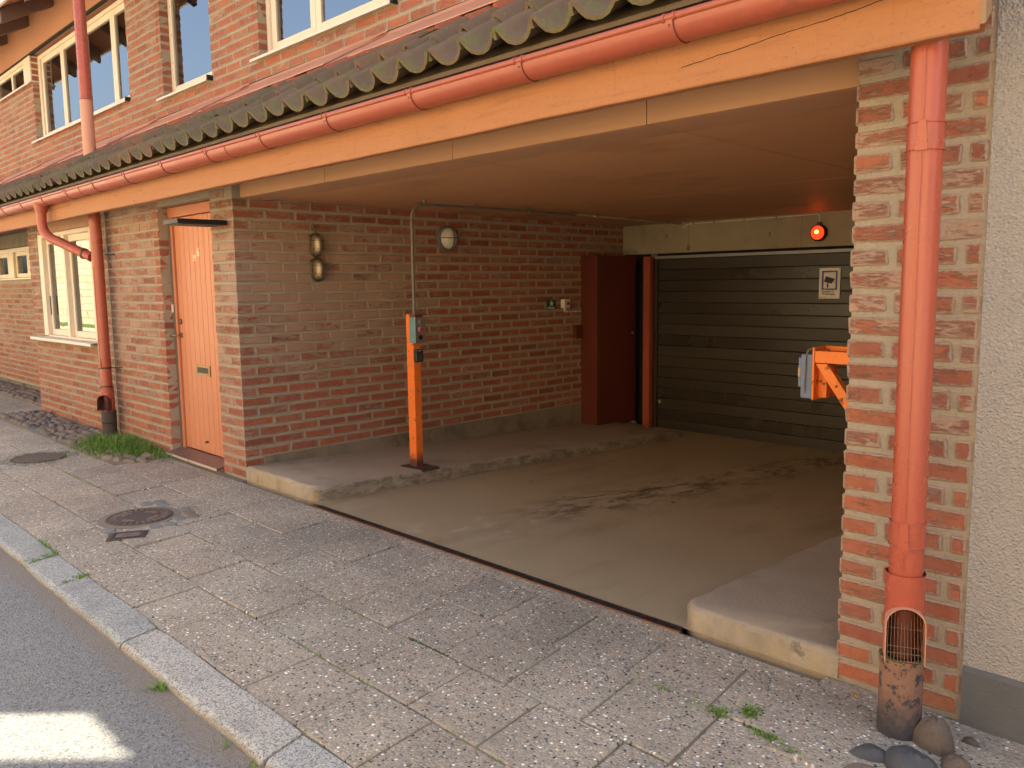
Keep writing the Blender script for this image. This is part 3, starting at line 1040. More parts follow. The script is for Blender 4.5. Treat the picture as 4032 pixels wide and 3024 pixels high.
def reveal(wall, X, y0, y1, za, zb, seed):
    r = random.Random(seed)
    i = int(math.ceil((za - 0.008) / CO - 0.2))
    while 0.04 + i * CO + BH < zb:
        addb(wall, 'b_reveal', X - 0.10, X + 0.0015 + r.uniform(-.001, .001), y0, y1, 0.04 + i * CO, r)
        i += 1

def xwall(wall, mat, X, ya, yb, za, zb, side=1, holes=(), seed=2, lowcut=None, corner=True):
    """bricks of a wall facing +X (side=1) or -X (side=-1)"""
    r = random.Random(seed)
    i = int(math.ceil((za - 0.008) / CO - 0.2))
    while 0.04 + i * CO + BH < zb:
        zc = 0.04 + i * CO
        odd = i % 2
        y = ya if (odd or not corner) else ya + 0.135
        first = True
        hs = [(h[0], h[1]) for h in holes if h[2] < zc + 0.02 and h[3] > zc - 0.02]
        while y < yb - 0.03:
            w = 0.25 + r.uniform(-.006, .004)
            for (p, q) in cutiv(y, min(y + w, yb), hs):
                if lowcut and zc < lowcut[1] and p > lowcut[0]:
                    continue
                d = 0.12 if (first and odd and corner) else 0.045
                j = 0.0 if d > 0.1 else r.uniform(-.0015, .0015)
                if side > 0: addb(wall, mat, X - d, X + j, p, q, zc, r)
                else: addb(wall, mat, X + j, X + d, p, q, zc, r)
                # for these walls the long axis is Y
                sp = specs[-1]
            first = False
            y += w + 0.015
        i += 1

RC = 0.0075
# --- street facade (ground floor bay)
wf = MB()
for (x0, x1, z0, z1) in ((-5.395, -5.0, -0.2, 2.42), (-5.0, -3.15, -0.2, 0.915), (-5.0, -3.15, 2.28, 2.42), (-3.15, -1.42, -0.2, 2.42),
                         (-1.42, -0.385, 2.19, 2.42), (-1.42, -0.385, -0.2, 0.0), (-0.385, -RC, -0.2, 2.42)):
    wf.box(x0, x1, RC, 0.40, z0, z1)
facade = wf.build('wall', 'mortar', B)
facade['label'] = 'street wall with door and two-light window'
DOORH = (-1.42, -0.385, -0.5, 2.185)
WINH = (-5.0, -3.15, 0.90, 2.60)
ywall(facade, 'b_left', 0.0, -5.4, -2.72, 0.02, 2.42, (WINH,), phase=0.05, seed=11)
ywall(facade, 'b_pier', 0.0, -2.705, -1.3, 0.02, 2.42, (DOORH,), phase=0.11, deep=0.10, seed=12)
ywall(facade, 'b_pier', 0.0, -1.3, 0.0, 0.00, 2.42, (DOORH,), corner=True, deep=0.10, seed=13)
reveal(facade, -1.42, -0.0012, 0.094, 0.03, 2.17, 14)
bx('base_strip', 'strip', facade, -5.41, -1.43, -0.016, 0.004, -0.05, 0.012)
bx('expansion_joint', 'cement', facade, -2.7195, -2.7065, -0.001, 0.02, 0.0, 2.4)
# --- garage side wall (left)
gw = MB().box(-0.40, -RC, 0.40, 4.78, -0.3, 2.42).build('wall', 'mortar', B)
gw['label'] = 'brick side wall inside the garage entrance'
xwall(gw, 'b_garage', 0.0, 0.0, 4.76, 0.0, 2.16, 1, lowcut=(0.12, 0.155), seed=21)
cs_ = MB()
seg = [0.16, 0.75, 1.62, 2.55, 3.05, 3.98]
for a, b in zip(seg[:-1], seg[1:]):
    cs_.box(-0.02, rng.uniform(0.004, 0.012), a, b - 0.004, -0.2, 0.158 + rng.uniform(-.004, .003))
cs_.build('concrete_base', 'strip', gw)
# --- pillar
pl = MB().box(4.693 + RC, 5.1215, RC, 0.40, -0.2, 2.42).build('wall', 'mortar', B)
pl['label'] = 'brick pillar at the right of the entrance'
r = random.Random(33)
i = -1
while 0.04 + i * CO < 2.40:
    zc = 0.04 + i * CO + 0.0
    if i % 2 == 0:
        addb(pl, 'b_pillar', 4.693, 4.693 + 0.252, 0.0, 0.12, zc, r)
        addb(pl, 'b_pillar', 4.693 + 0.272, 5.112, 0.0 + r.uniform(-.002, .001), 0.05, zc, r)
    else:
        addb(pl, 'b_pillar', 4.693, 4.693 + 0.128, 0.0, 0.25, zc, r)
        addb(pl, 'b_pillar', 4.693 + 0.150, 4.693 + 0.345, r.uniform(-.002, .001), 0.05, zc, r)
        addb(pl, 'b_pillar', 4.693 + 0.368, 5.112, r.uniform(-.002, .001), 0.05, zc, r)
    i += 1
gr = MB().box(4.693 + RC, 5.05, 0.40, 4.78, -0.3, 2.42).build('wall', 'mortar', B)
xwall(gr, 'b_garage', 4.693, 0.265, 4.76, 0.08, 2.16, -1, seed=41, corner=False)
# --- rear wall with lintel
rear = MB().box(-0.40, 5.05, 4.80, 5.1, -0.3, 2.42).build('wall', 'strip', B)
lint = bx('lintel', 'lintel', B, 0.002, 4.69, 4.72, 4.797, 1.80, 2.125)
for x in (0.884, 2.159, 3.45):
    bx('formwork_seam', 'strip', lint, x, x + 0.004, 4.7185, 4.722, 1.802, 2.118)
for (x, z, s) in ((0.60, 1.985, 0.022), (0.885, 1.845, 0.032), (1.83, 1.945, 0.02), (0.19, 1.83, 0.012)):
    r = random.Random(int(x * 100))
    pts = [(x + math.cos(a) * s * r.uniform(.6, 1.1), z + math.sin(a) * s * r.uniform(.7, 1.5)) for a in [R(q * 40) for q in range(9)]]
    MB().prism(pts[::-1], 'y', 4.7175, 4.7215).build('spall', 'strip', lint)
# --- upper wall
UY = 0.6
WR = (-0.60, 1.31, 3.385, 9.0)
WM = (-2.58, -1.49, 3.385, 9.0)
WL = (-6.90, -3.47, 3.52, 9.0)
WS = (-9.6, -6.90, 4.30, 9.0)
uw = MB()
for (x0, x1, z0, z1) in ((-14, -6.90, 3.0, 4.30), (-14, -9.6, 4.30, 4.67), (-6.90, -3.47, 3.0, 3.52), (-3.47, -2.58, 3.0, 4.67), (-2.58, -1.49, 3.0, 3.385),
                         (-1.49, -0.60, 3.0, 4.67), (-0.60, 1.31, 3.0, 3.385), (1.31, 5.34, 3.0, 4.67)):
    uw.box(x0, x1, UY + RC, UY + 0.30, z0, z1)
upper = uw.build('wall', 'mortar', B)
upper['label'] = 'upper storey wall above the canopy roof'
ywall(upper, 'b_upper', UY, -9.3, 5.33, 3.18, 4.67, (WR, WM, WL, WS), phase=0.07, seed=51)
for k_, (x_, z_) in enumerate(((-0.60, 3.40), (-2.58, 3.40), (-6.90, 3.54))):
    reveal(upper, x_, UY - 0.0012, UY + 0.115, z_, 4.65, 70 + k_)
bx('sealant_line', 'dark', upper, -9.5, 5.34, UY - 0.006, UY + 0.01, 3.192, 3.204)
# --- recessed wall at the far left
lw = MB()
RWS = (-9.7, -6.1, 1.66, 2.14)
for (x0, x1, z0, z1) in ((-14, -5.2, -0.2, 1.66), (-14, -9.7, 1.66, 2.14), (-6.1, -5.2, 1.66, 2.14)):
    lw.box(x0, x1, UY + RC, UY + 0.3, z0, z1)
left = lw.build('wall', 'mortar', B)
left['label'] = 'set-back wall at the far left below the small windows'
ywall(left, 'b_left', UY, -11.5, -5.3, 0.05, 1.66, (), phase=0.02, seed=61)
bx('concrete_band', 'strip', left, -14, -5.2, UY - 0.01, UY + 0.29, 2.141, 2.34)
bx('base_strip', 'strip', left, -14, -5.3, UY - 0.02, UY + 0.0, -0.1, 0.045)

# --- choose the 300 bricks that show largest, the rest joined per wall
def shown(sp):
    w_, m_, c, h = sp
    q = project(c)
    if q is None or not (-15 < q[0] < 1040 and -15 < q[1] < 785):
        return 0.0
    d = Vector(c) - CAM
    if m_ == 'b_reveal': return h[1] * h[2] * 0.9 / d.length_squared
    n = Vector((0, -1, 0)) if not (m_ == 'b_garage') else Vector((1 if c[0] < 2 else -1, 0, 0))
    if c[0] < 2 and False: pass
    cosv = max(0.0, -(d.normalized().dot(n)))
    L = h[1] if m_ == 'b_garage' else h[0]
    if m_ == 'b_garage' and c[0] > 2: return 0.0
    return L * h[2] * cosv / d.length_squared
order = sorted(range(len(specs)), key=lambda k: -shown(specs[k]))
solo = set(order[:300])
lib = {}
joined = {}
for k, (w_, m_, c, h) in enumerate(specs):
    if k in solo:
        key = (m_, round(h[0], 2), round(h[1], 2), k % 5)
        if key not in lib:
            me = cham(MB(), (0, 0, 0), (round(h[0], 3), round(h[1], 3), h[2]), random.Random(k), 0.0055, 0.0032).data('brick')
            me.materials.append(M[m_])
            lib[key] = (me, h)
        me, hh = lib[key]
        o = link('brick', me, w_)
        o.location = c
        o.scale = (h[0] / round(hh[0], 3), h[1] / round(hh[1], 3), h[2] / hh[2])
    else:
        joined.setdefault((w_.name, m_), (w_, MB()))
        cham(joined[(w_.name, m_)][1], c, h, random.Random(k), 0.0055, 0.003)
for (wn_, m_), (w_, mb) in joined.items():
    tag(mb.build('brick_field', m_, w_), kind='stuff')

# --- garage ceiling, band, beam
ceil = bx('ceiling', 'dark', B, -0.0, 4.69, 0.02, 4.80, 2.30, 2.36)
xs = [0.006, 1.19, 2.472, 3.758, 4.686]
def cz(y): return 2.158 - 0.0088 * y
for a, b in zip(xs[:-1], xs[1:]):
    a2, b2 = a + 0.0025, b - 0.0025
    o = bx('band_panel', 'panel', ceil, a2, b2, 0.065, 0.085, 2.158, 2.42)
    for (y0, y1, e) in ((0.0855, 0.335, 0.0), (0.338, 2.437, 0.004), (2.444, 4.715, 0.004)):
        mb = MB().add([(a2 if e == 0 else a + .003, y0, cz(y0) + e), (b2 if e == 0 else b - .003, y0, cz(y0) + e), (b2 if e == 0 else b - .003, y1, cz(y1) + e), (a2 if e == 0 else a + .003, y1, cz(y1) + e),
                       (a, y0, cz(y0) + .02), (b, y0, cz(y0) + .02), (b, y1, cz(y1) + .02), (a, y1, cz(y1) + .02)],
                      [(3, 2, 1, 0), (4, 5, 6, 7), (0, 1, 5, 4), (1, 2, 6, 5), (2, 3, 7, 6), (3, 0, 4, 7)])
        mb.build('ceiling_board', 'ceil' if e else 'panel', ceil)
# timber beam with chamfered, weathered end
bm = MB()
prof = [(-0.330, 2.172), (-0.326, 2.167), (-0.288, 2.166), (-0.284, 2.170), (-0.284, 2.405), (-0.330, 2.405)]
n = len(prof)
xsn = [-12 + 0.12 * k for k in range(int(17.16 / 0.12) + 1)] + [5.172]
rb = random.Random(9)
for x in xsn:
    w = math.sin(x * 2.1) * 0.0022 + rb.uniform(-.0012, .0012)
    for q, (y, z) in enumerate(prof):
        bm.v.append((x, y, z + (w if q in (0, 1, 2, 3) else 0)))
for k in range(len(xsn) - 1):
    for q in range(n):
        bm.f.append((k * n + q, (k + 1) * n + q, (k + 1) * n + (q + 1) % n, k * n + (q + 1) % n))
beam = bm.build('timber_beam', 'beam', B)
beam.data.flip_normals()
MB().prism([(-0.331, 2.176), (-0.283, 2.215), (-0.283, 2.405), (-0.331, 2.405)][::-1], 'x', 5.1715, 5.186).build('weathered_end', 'beam_end', beam)
for (x, z) in ((4.70, 2.262), (4.60, 2.20), (3.02, 2.24), (1.05, 2.22), (2.55, 2.21)):
    MB().lathe([(0.004, 0), (0.005, 0.0012), (0.0, 0.003)], (x, -0.330, z), 'y', 10, -1).build('nail_head', 'beam_end', beam)
bx('eave_fascia', 'fascia', B, -12, 5.17, -0.336, -0.29, 2.406, 2.482)
bx('bay_soffit', 'rafter', B, -14, -5.405, -0.284, 0.60, 2.340, 2.36)
# panel above the ground floor window
pv = part('window_head', B)
for k in range(3):
    x0 = -5.0 + k * 0.617
    bx('panel', 'panel', pv, x0 + .003, x0 + 0.614, 0.004, 0.05, 2.135, 2.42)

# ================================================================== canopy roof
roof = part('canopy_roof', B)
a_ = math.atan(0.66)
Sd = Vector((0, math.cos(a_), math.sin(a_)))
Nd = Vector((0, -math.sin(a_), math.cos(a_)))
prof = [(-.024, .004), (-.022, .030), (-.013, .049), (.000, .056), (.013, .050), (.023, .034), (.033, .013), (.050, -.009), (.078, -.021), (.108, -.023), (.138, -.015), (.163, .003), (.181, .023), (.194, .042)]
def tile_mesh(name, mat, seed, L=0.345):
    r = random.Random(seed)
    th = 0.017
    mb = MB()
    n = len(prof)
    secs = 4
    for s_ in range(secs):
        t = s_ / (secs - 1)
        for (x, z) in prof:
            wob = r.uniform(-.0016, .0016) if s_ == 0 else 0
            p = Vector((x, 0, 0)) + Sd * (t * L + wob) + Nd * (z + 0.024 * (1 - t) + (wob))
            mb.v.append(tuple(p))
        for i, (x, z) in enumerate(prof):
            p0, p1 = prof[max(0, i - 1)], prof[min(n - 1, i + 1)]
            tx, tz = p1[0] - p0[0], p1[1] - p0[1]
            l_ = math.hypot(tx, tz)
            nx, nz = tz / l_, -tx / l_
            p = Vector((x + nx * th, 0, 0)) + Sd * (t * L) + Nd * (z + nz * th + 0.024 * (1 - t))
            mb.v.append(tuple(p))
    m2 = 2 * n
    for s_ in range(secs - 1):
        for i in range(n - 1):
            a = s_ * m2 + i
            mb.f.append((a, a + 1, a + 1 + m2, a + m2))
            b = a + n
            mb.f.append((b, b + m2, b + 1 + m2, b + 1))
    for i in range(n - 1):
        mb.f.append((i, i + n, i + n + 1, i + 1))
    mb.f.append((0, m2, m2 + n, n))
    mb.f.append((n - 1, 2 * n - 1, m2 + 2 * n - 1, m2 + n - 1))
    mb.smooth = True
    me = mb.data(name)
    me.materials.append(M[mat])
    return me
tms = [tile_mesh('roof_tile', 'tile', q) for q in range(5)]
tno = [tile_mesh('roof_tile', 'tile_new', 20 + q, 0.20) for q in range(3)]
for row, (y, z) in enumerate(((-0.452, 2.462), (-0.248, 2.609), (-0.036, 2.742))):
    k = -1
    for q in range(-48, 15):
        x = 2.117 + q * 0.2135
        if x > 5.0: continue
        r = random.Random(row * 1000 + q)
        me = (tms if row < 2 else tno)[r.randrange(5 if row < 2 else 3)]
        o = link('roof_tile', me, roof)
        o.location = (x + r.uniform(-.006, .006), y + r.uniform(-.014, .012), z + r.uniform(-.004, .006))
        o.rotation_euler = (r.uniform(-.014, .014), r.uniform(-.02, .02), r.uniform(-.022, .022))
dk = MB().prism([(-0.40, 2.425), (0.60, 3.085), (0.60, 3.105), (-0.40, 2.445)], 'x', -12, 5.16)
dk.build('roof_deck', 'fascia', roof)
# metal apron up to the wall, in lapped lengths
fl_ = part('flashing', B)
for k in range(-6, 3):
    x1 = 1.215 + 1.97 * (k + 1)
    x0 = x1 - 1.985
    x1 = min(x1, 5.3)
    lift = 0.004
    def P(x, y, z): return (x, y, z)
    m = 0.0025
    vs = []
    for x, l in ((x0, 0.0), (x1, 0.010)):
        for (y, z) in ((0.076, 2.888), (0.565, 3.163), (0.592, 3.195), (0.5945, 3.195), (0.5675, 3.155), (0.077, 2.882)):
            vs.append((x, y - l * 0.4, z + l))
    fs = [(i, (i + 1) % 6, 6 + (i + 1) % 6, 6 + i) for i in range(6)] + [tuple(reversed(range(6))), tuple(range(6, 12))]
    o = MB().add(vs, fs).build('sheet', 'salmon', fl_)
    o.data.flip_normals()
    xx = x1 - 0.005
    MB().add([(xx, .540, 3.172), (xx, .578, 3.192), (xx - .27, .535, 3.152), (xx, .495, 3.138), (xx - .27, .490, 3.122),
              (xx, .59, 3.18), (xx - .27, .57, 3.10), (xx, .56, 3.08)],
             [(0, 1, 2), (0, 2, 4, 3), (1, 5, 6, 2), (0, 3, 7, 5, 1)]).build('lap', 'redmetal', fl_)

# ================================================================== upper storey: eaves, rafters, roof mass
up = part('main_roof', B)
bx('wall_board', 'soffit', up, -14, 5.34, 0.575, 0.90, 4.672, 5.6)
bx('shadow_gap', 'dark', up, -14, 5.33, 0.585, 0.62, 4.652, 4.6715)
for k in range(0, 12):
    x = -5.668 - 1.07 * 4 + 1.07 * k
    MB().prism([(0.574, 4.995), (0.574, 5.165), (-0.02, 4.844), (-0.02, 4.674)][::-1], 'x', x - 0.09, x).build('rafter', 'rafter', up)
MB().prism([(-0.06, 4.829), (0.9, 5.347), (5.0, 7.56), (5.0, 7.70), (-0.06, 4.97)], 'x', -14, 5.30).build('roof_slope', 'soffit', up)
MB().prism([(5.0, 7.56), (11, 4.3), (11, 4.44), (5.0, 7.70)], 'x', -14, 5.30).build('roof_slope', 'rafter', up)
bx('eave_board', 'sill', up, -14, 5.30, -0.09, -0.062, 4.80, 4.98)
bx('rear_wall', 'yellowwall', B, -14, 5.34, 10.5, 10.8, -0.25, 5.0)
bx('unseen_gable_wall', 'yellowwall', B, 5.06, 5.34, 5.2, 10.5, -0.25, 6.2)
MB().prism([(0.9, 2.45), (10.5, 2.45), (10.5, 4.6), (5.0, 7.55), (0.9, 5.34)], 'x', 5.06, 5.335).build('unseen_gable_wall', 'yellowwall', B)
MB().box(-14, 5.05, 0.92, 10.4, 2.45, 2.6).build('floor_slab', 'strip', B)

# ================================================================== windows
def sash(parent, x0, x1, z0, z1, y, fw=0.055, fd=0.05, glassy=0.02, mat='cream'):
    m = MB()
    m.box(x0, x0 + fw, y, y + fd, z0, z1).box(x1 - fw, x1, y, y + fd, z0, z1)
    m.box(x0 + fw, x1 - fw, y + .001, y + fd - .001, z0, z0 + fw).box(x0 + fw, x1 - fw, y + .001, y + fd - .001, z1 - fw, z1)
    f = m.build('frame', mat, parent, 0.004)
    bx('pane', 'glass', parent, x0 + fw - .004, x1 - fw + .004, y + glassy, y + glassy + 0.004, z0 + fw - .004, z1 - fw + .004)
    return f

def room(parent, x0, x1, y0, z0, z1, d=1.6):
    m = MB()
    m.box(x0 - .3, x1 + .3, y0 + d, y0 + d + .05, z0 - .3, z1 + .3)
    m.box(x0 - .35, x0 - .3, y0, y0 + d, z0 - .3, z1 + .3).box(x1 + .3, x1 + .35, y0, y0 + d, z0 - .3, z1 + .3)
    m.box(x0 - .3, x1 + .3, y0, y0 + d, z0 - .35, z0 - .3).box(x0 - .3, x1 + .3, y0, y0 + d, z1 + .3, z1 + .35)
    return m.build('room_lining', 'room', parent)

def slats(parent, x0, x1, y, z0, z1, p=0.03):
    m = MB()
    z = z1
    while z > z0:
        m.box(x0, x1, y, y + 0.022, z - 0.0225, z - 0.0215)
        m.v[-8:] = [(vx, vy, vz + (0.008 if vy > y + 0.01 else -0.008)) for vx, vy, vz in m.v[-8:]]
        z -= p * 0.8
    return m.build('blind', 'blind', parent)

def sill(parent, x0, x1, y0, y1, z, drop=0.02, ends=True):
    m = MB().prism([(y1, z + 0.012), (y0, z), (y0, z - drop), (y0 + 0.004, z - drop), (y0 + .004, z - .004), (y1, z + 0.004)][::-1], 'x', x0, x1)
    o = m.build('sill', 'sill', parent, 0.0015)
    if ends:
        bx('sill_end', 'black', parent, x1 - 0.004, x1 + 0.012, y0 + .006, y0 + .07, z - .014, z + .03)
    return o

FY = 0.70
# right upper window
w = part('window', B); w['label'] = 'upper right window with white curtain'
m = MB().box(-0.595, -0.545, FY - .02, FY + .06, 3.41, 5.2).box(1.255, 1.305, FY - .02, FY + .06, 3.41, 5.2).box(-0.545, 1.255, FY - .019, FY + .06, 3.40, 3.425)
m.build('outer_frame', 'cream', w, 0.003)
sash(w, -0.545, 0.135, 3.425, 5.1, FY, 0.075)
sash(w, 0.140, 1.255, 3.425, 5.1, FY, 0.075)
sill(w, -0.66, 1.30, 0.545, FY + .01, 3.368)
room(w, -0.5, 1.2, 0.92, 3.4, 4.9)
m = MB()
n = 40
for k in range(n + 1):
    x = -0.44 + 0.62 * k / n
    for z in (3.44, 4.9):
        m.v.append((x, FY + 0.13 + 0.018 * math.sin(k * 1.25), z))
for k in range(n):
    m.f.append((2 * k, 2 * k + 2, 2 * k + 3, 2 * k + 1))
m.smooth = True
m.build('curtain', 'curtain', w)
# middle upper window, single fixed light
w = part('window', B); w['label'] = 'narrow upper window in the middle'
sash(w, -2.575, -1.495, 3.405, 5.1, FY - .01, 0.085)
for z in (3.45, 3.72, 3.99, 4.26):
    MB().lathe([(0.005, 0), (0.005, 0.003)], (-2.515, FY - .010, z), 'y', 8, -1).build('screw', 'black', w)
sill(w, -2.63, -1.49, 0.545, FY, 3.372)
room(w, -2.5, -1.55, 0.92, 3.4, 4.9)
bx('roller_blind', 'blind', w, -2.48, -2.05, FY + .10, FY + .105, 3.4, 5.0)
# left upper window, two pairs of casements
w = part('window', B); w['label'] = 'wide upper window behind the downpipe'
m = MB().box(-6.895, -6.80, FY - .02, FY + .06, 3.54, 4.645).box(-6.80, -3.475, FY - .019, FY + .06, 4.60, 4.645).box(-6.80, -3.475, FY - .019, FY + .06, 3.53, 3.555)
m.box(-5.16, -5.08, FY - .02, FY + .06, 3.555, 4.60)
m.build('outer_frame', 'cream', w, 0.003)
for a, b in ((-6.80, -5.93), (-5.925, -5.16), (-5.08, -4.12), (-4.115, -3.475)):
    sash(w, a, b, 3.555, 4.60, FY, 0.065)
sill(w, -6.96, -3.475, 0.545, FY, 3.508)
room(w, -6.8, -3.5, 0.92, 3.5, 4.6)
slats(w, -6.7, -3.52, FY + .035, 4.05, 4.58)
# clerestory
w = part('window', B); w['label'] = 'low clerestory window at the far upper left'
m = MB().box(-7.22, -6.905, UY - .015, UY + .12, 4.305, 4.65).box(-9.6, -7.22, UY - .010, UY + .1, 4.60, 4.65)
m.build('outer_frame', 'cream', w, 0.003)
for a, b in ((-9.6, -8.72), (-8.715, -7.90), (-7.895, -7.22)):
    sash(w, a, b, 4.32, 4.60, UY + .01, 0.035)
sill(w, -9.6, -6.90, 0.55, UY + .03, 4.300, ends=False)
bx('inner_panel', 'blind', w, -9.6, -6.95, UY + .10, UY + .12, 4.3, 4.65)
# ground floor two-light window
w = part('window', B); w['label'] = 'cream ground floor window with two casements'
m = MB().box(-4.995, -4.85, 0.0, 0.10, 0.955, 2.13).box(-3.22, -3.155, 0.0, 0.10, 0.955, 2.13).box(-4.85, -3.22, 0.001, 0.10, 2.085, 2.13).box(-4.85, -3.22, 0.001, 0.10, 0.945, 0.965)
m.box(-4.11, -4.035, 0.0, 0.10, 0.965, 2.085)
m.build('outer_frame', 'cream', w, 0.003)
sash(w, -4.85, -4.11, 0.965, 2.085, 0.045, 0.07)
sash(w, -4.035, -3.22, 0.965, 2.085, 0.045, 0.07)
MB().tube([(-4.79, 0.03, 1.20), (-4.79, 0.03, 1.42)], 0.006, 8).build('stay', 'black', w)
sill(w, -5.26, -3.10, -0.095, 0.03, 0.935, 0.030, ends=False)
m = MB()
room(w, -4.7, -3.35, 0.43, 0.9, 2.1)
# small windows, set-back wall
w = part('window', B); w['label'] = 'row of small cream windows at the far left'
for a, b in ((-9.65, -8.90), (-8.57, -7.83), (-7.69, -6.95), (-6.85, -6.15)):
    m = MB().box(a - .06, a, UY - .01, UY + .1, 1.68, 2.13).box(b, b + .06, UY - .01, UY + .1, 1.68, 2.13).box(a, b, UY - .009, UY + .1, 2.07, 2.13)
    m.build('outer_frame', 'cream', w, 0.003)
    sash(w, a, b, 1.685, 2.07, UY + .03, 0.06)
for a, b in ((-8.84, -8.63), (-7.77, -7.75), (-6.89, -6.91)):
    if b > a: bx('mullion', 'cream', w, a, b, UY - .006, UY + .09, 1.68, 2.13)
sill(w, -9.9, -6.05, UY - .06, UY + .03, 1.672, ends=False)
room(w, -9.5, -6.2, 0.92, 1.7, 2.1)

# ================================================================== entrance door
d = part('door', B); d['label'] = 'salmon plank entrance door numbered 196'
DY = 0.10
m = MB().box(-1.4195, -1.352, DY - .006, DY + .07, 0.03, 2.098).box(-1.4195, -0.386, DY - .012, DY + .07, 2.099, 2.183)
m.build('frame', 'doorframe', d, 0.004)
bx('frame', 'lampgrey', d, -1.4192, -1.392, DY - .012, DY - .0055, 0.05, 2.09)
x = -1.349
k = 0
while x < -0.40:
    x2 = min(x + 0.0965, -0.388)
    bx('plank', 'doorwood', d, x + .0022, x2 - .0022, DY + .012, DY + .05, 0.068, 2.094, 0.0035)
    x = x2
    k += 1
bx('leaf_backing', 'dark', d, -1.35, -0.387, DY + .051, DY + .07, 0.06, 2.095)
n1 = text_obj('number', '1', 0.075, 'digit', d, (-1.003, DY + .0108, 1.715), (1, 0, 0), (0, 0, 1), 0.0012)
text_obj('number', '9', 0.075, 'digit', d, (-0.967, DY + .0108, 1.715), (1, 0, 0), (0, 0, 1), 0.0012)
text_obj('number', '6', 0.100, 'digit', d, (-0.912, DY + .0108, 1.752), (1, 0, 0), (0, 0, 1), 0.0016)
MB().lathe([(0.026, 0), (0.024, 0.012), (0.0, 0.014)], (-1.315, DY + .012, 1.195), 'y', 18, -1).build('lock', 'bronze', d)
h = MB().lathe([(0.024, 0), (0.020, 0.012), (0.0, 0.013)], (-1.315, DY + .012, 1.075), 'y', 18, -1)
h.tube([(-1.315, DY + .012, 1.075), (-1.315, DY - .035, 1.075), (-1.325, DY - .048, 1.074), (-1.35, DY - .05, 1.072), (-1.415, DY - .048, 1.068)], 0.009, 10)
h.build('handle', 'brass', d)
lb = MB().box(-1.040, -1.016, DY + .002, DY + .013, .742, .830).box(-0.799, -0.775, DY + .002, DY + .013, .742, .830)
lb.box(-1.016, -0.799, DY + .002, DY + .013, .742, .762).box(-1.016, -0.799, DY + .002, DY + .013, .810, .830)
lb.build('letterbox', 'brass', d, 0.002)
bx('letterbox_flap', 'black', d, -1.015, -0.800, DY + .007, DY + .0118, .763, .809)
bx('bell', 'white', d, -1.414, -1.393, DY - .026, DY - .012, 1.275, 1.345, 0.003)
MB().lathe([(0.012, 0), (0.012, 0.004), (0.004, 0.03), (0.0, 0.031)], (-0.905, DY + .012, 0.165), 'y', 12, -1).build('door_stop', 'bronze', d)
MB().prism([(-0.058, 0.034), (-0.058, 0.018), (-0.050, 0.018), (-0.050, 0.028), (DY + .01, 0.052), (DY + .01, 0.062)][::-1], 'x', -1.418, -0.387).build('step', 'stepmetal', d, 0.001)
bx('step_edge', 'stepedge', d, -1.418, -0.389, -0.0605, -0.0585, 0.016, 0.035)
bx('step_base', 'strip', d, -1.40, -0.39, -0.035, 0.09, -0.03, 0.0275)

# ================================================================== garage door
gd = part('garage_door', B); gd['label'] = 'dark brown garage door of ribbed horizontal slats'
bx('backing', 'dark', gd, 0.43, 4.25, 4.79, 4.798, -0.156, 1.80)
for k in range(16):
    z0 = 1.74 - 0.1195 * (k + 1)
    prof = [(4.758, z0 + .002), (4.755, z0 + .005), (4.755, z0 + .114), (4.758, z0 + .1180), (4.785, z0 + .1180), (4.785, z0 + .002)]
    MB().prism(prof, 'x', 0.474, 4.20).build('slat', 'gdoor', gd)
    if k > 1:
        bx('ridge', 'gdoor_line', gd, 0.478, 4.196, 4.7525, 4.7547, z0 + .1085, z0 + .1135)
bx('head_rail', 'galv', gd, 0.43, 4.24, 4.735, 4.788, 1.742, 1.772)
bx('side_rail', 'gdoor', gd, 0.438, 0.472, 4.735, 4.79, -0.158, 1.74)
bx('side_rail', 'gdoor', gd, 4.203, 4.24, 4.735, 4.79, -0.158, 1.74)
bx('label_plate', 'blind', gd, 0.49, 0.515, 4.752, 4.7548, 0.125, 0.16)
rp = bx('frame_post', 'redpost', B, 0.338, 0.424, 4.655, 4.71, -0.17, 1.768, 0.004)
bx('frame_post_web', 'cabinet', B, 0.4245, 0.436, 4.70, 4.79, -0.17, 1.768)
bx('recess_shade_sheet', 'dark', B, 0.0, 0.338, 4.765, 4.795, -0.2, 1.80)  # near-black sheet standing in for shade in the recess between cabinet and post

# ================================================================== gutter and pipes
gt = thing('roof_gutter', 'long red half round gutter hung below the canopy tiles', 'gutter')
GC = (-0.405, 2.372)
gr_ = 0.066
m = MB()
prof = [(GC[0] + gr_ * math.cos(a), GC[1] + gr_ * math.sin(a)) for a in [R(180 + 10 * q) for q in range(19)]]
prof += [(GC[0] + (gr_ - .002) * math.cos(a), GC[1] + (gr_ - .002) * math.sin(a)) for a in [R(360 - 10 * q) for q in range(19)]]
xs_ = [-12, -6, -2.0, 0.3, 2.6, 5.15]
n = len(prof)
for x in xs_:
    for p in prof: m.v.append((x, p[0], p[1]))
for k in range(len(xs_) - 1):
    for q in range(n):
        m.f.append((k * n + q, k * n + (q + 1) % n, (k + 1) * n + (q + 1) % n, (k + 1) * n + q))
m.f.append(tuple(range(n))); m.f.append(tuple(reversed(range((len(xs_) - 1) * n, len(xs_) * n))))
m.smooth = True
o = m.build('trough', 'redmetal', gt)
MB().tube([(-12, GC[0] - gr_ + .003, GC[1] + .006), (5.15, GC[0] - gr_ + .003, GC[1] + .006)], 0.0130, 12).build('rim_bead', 'redmetal', gt)
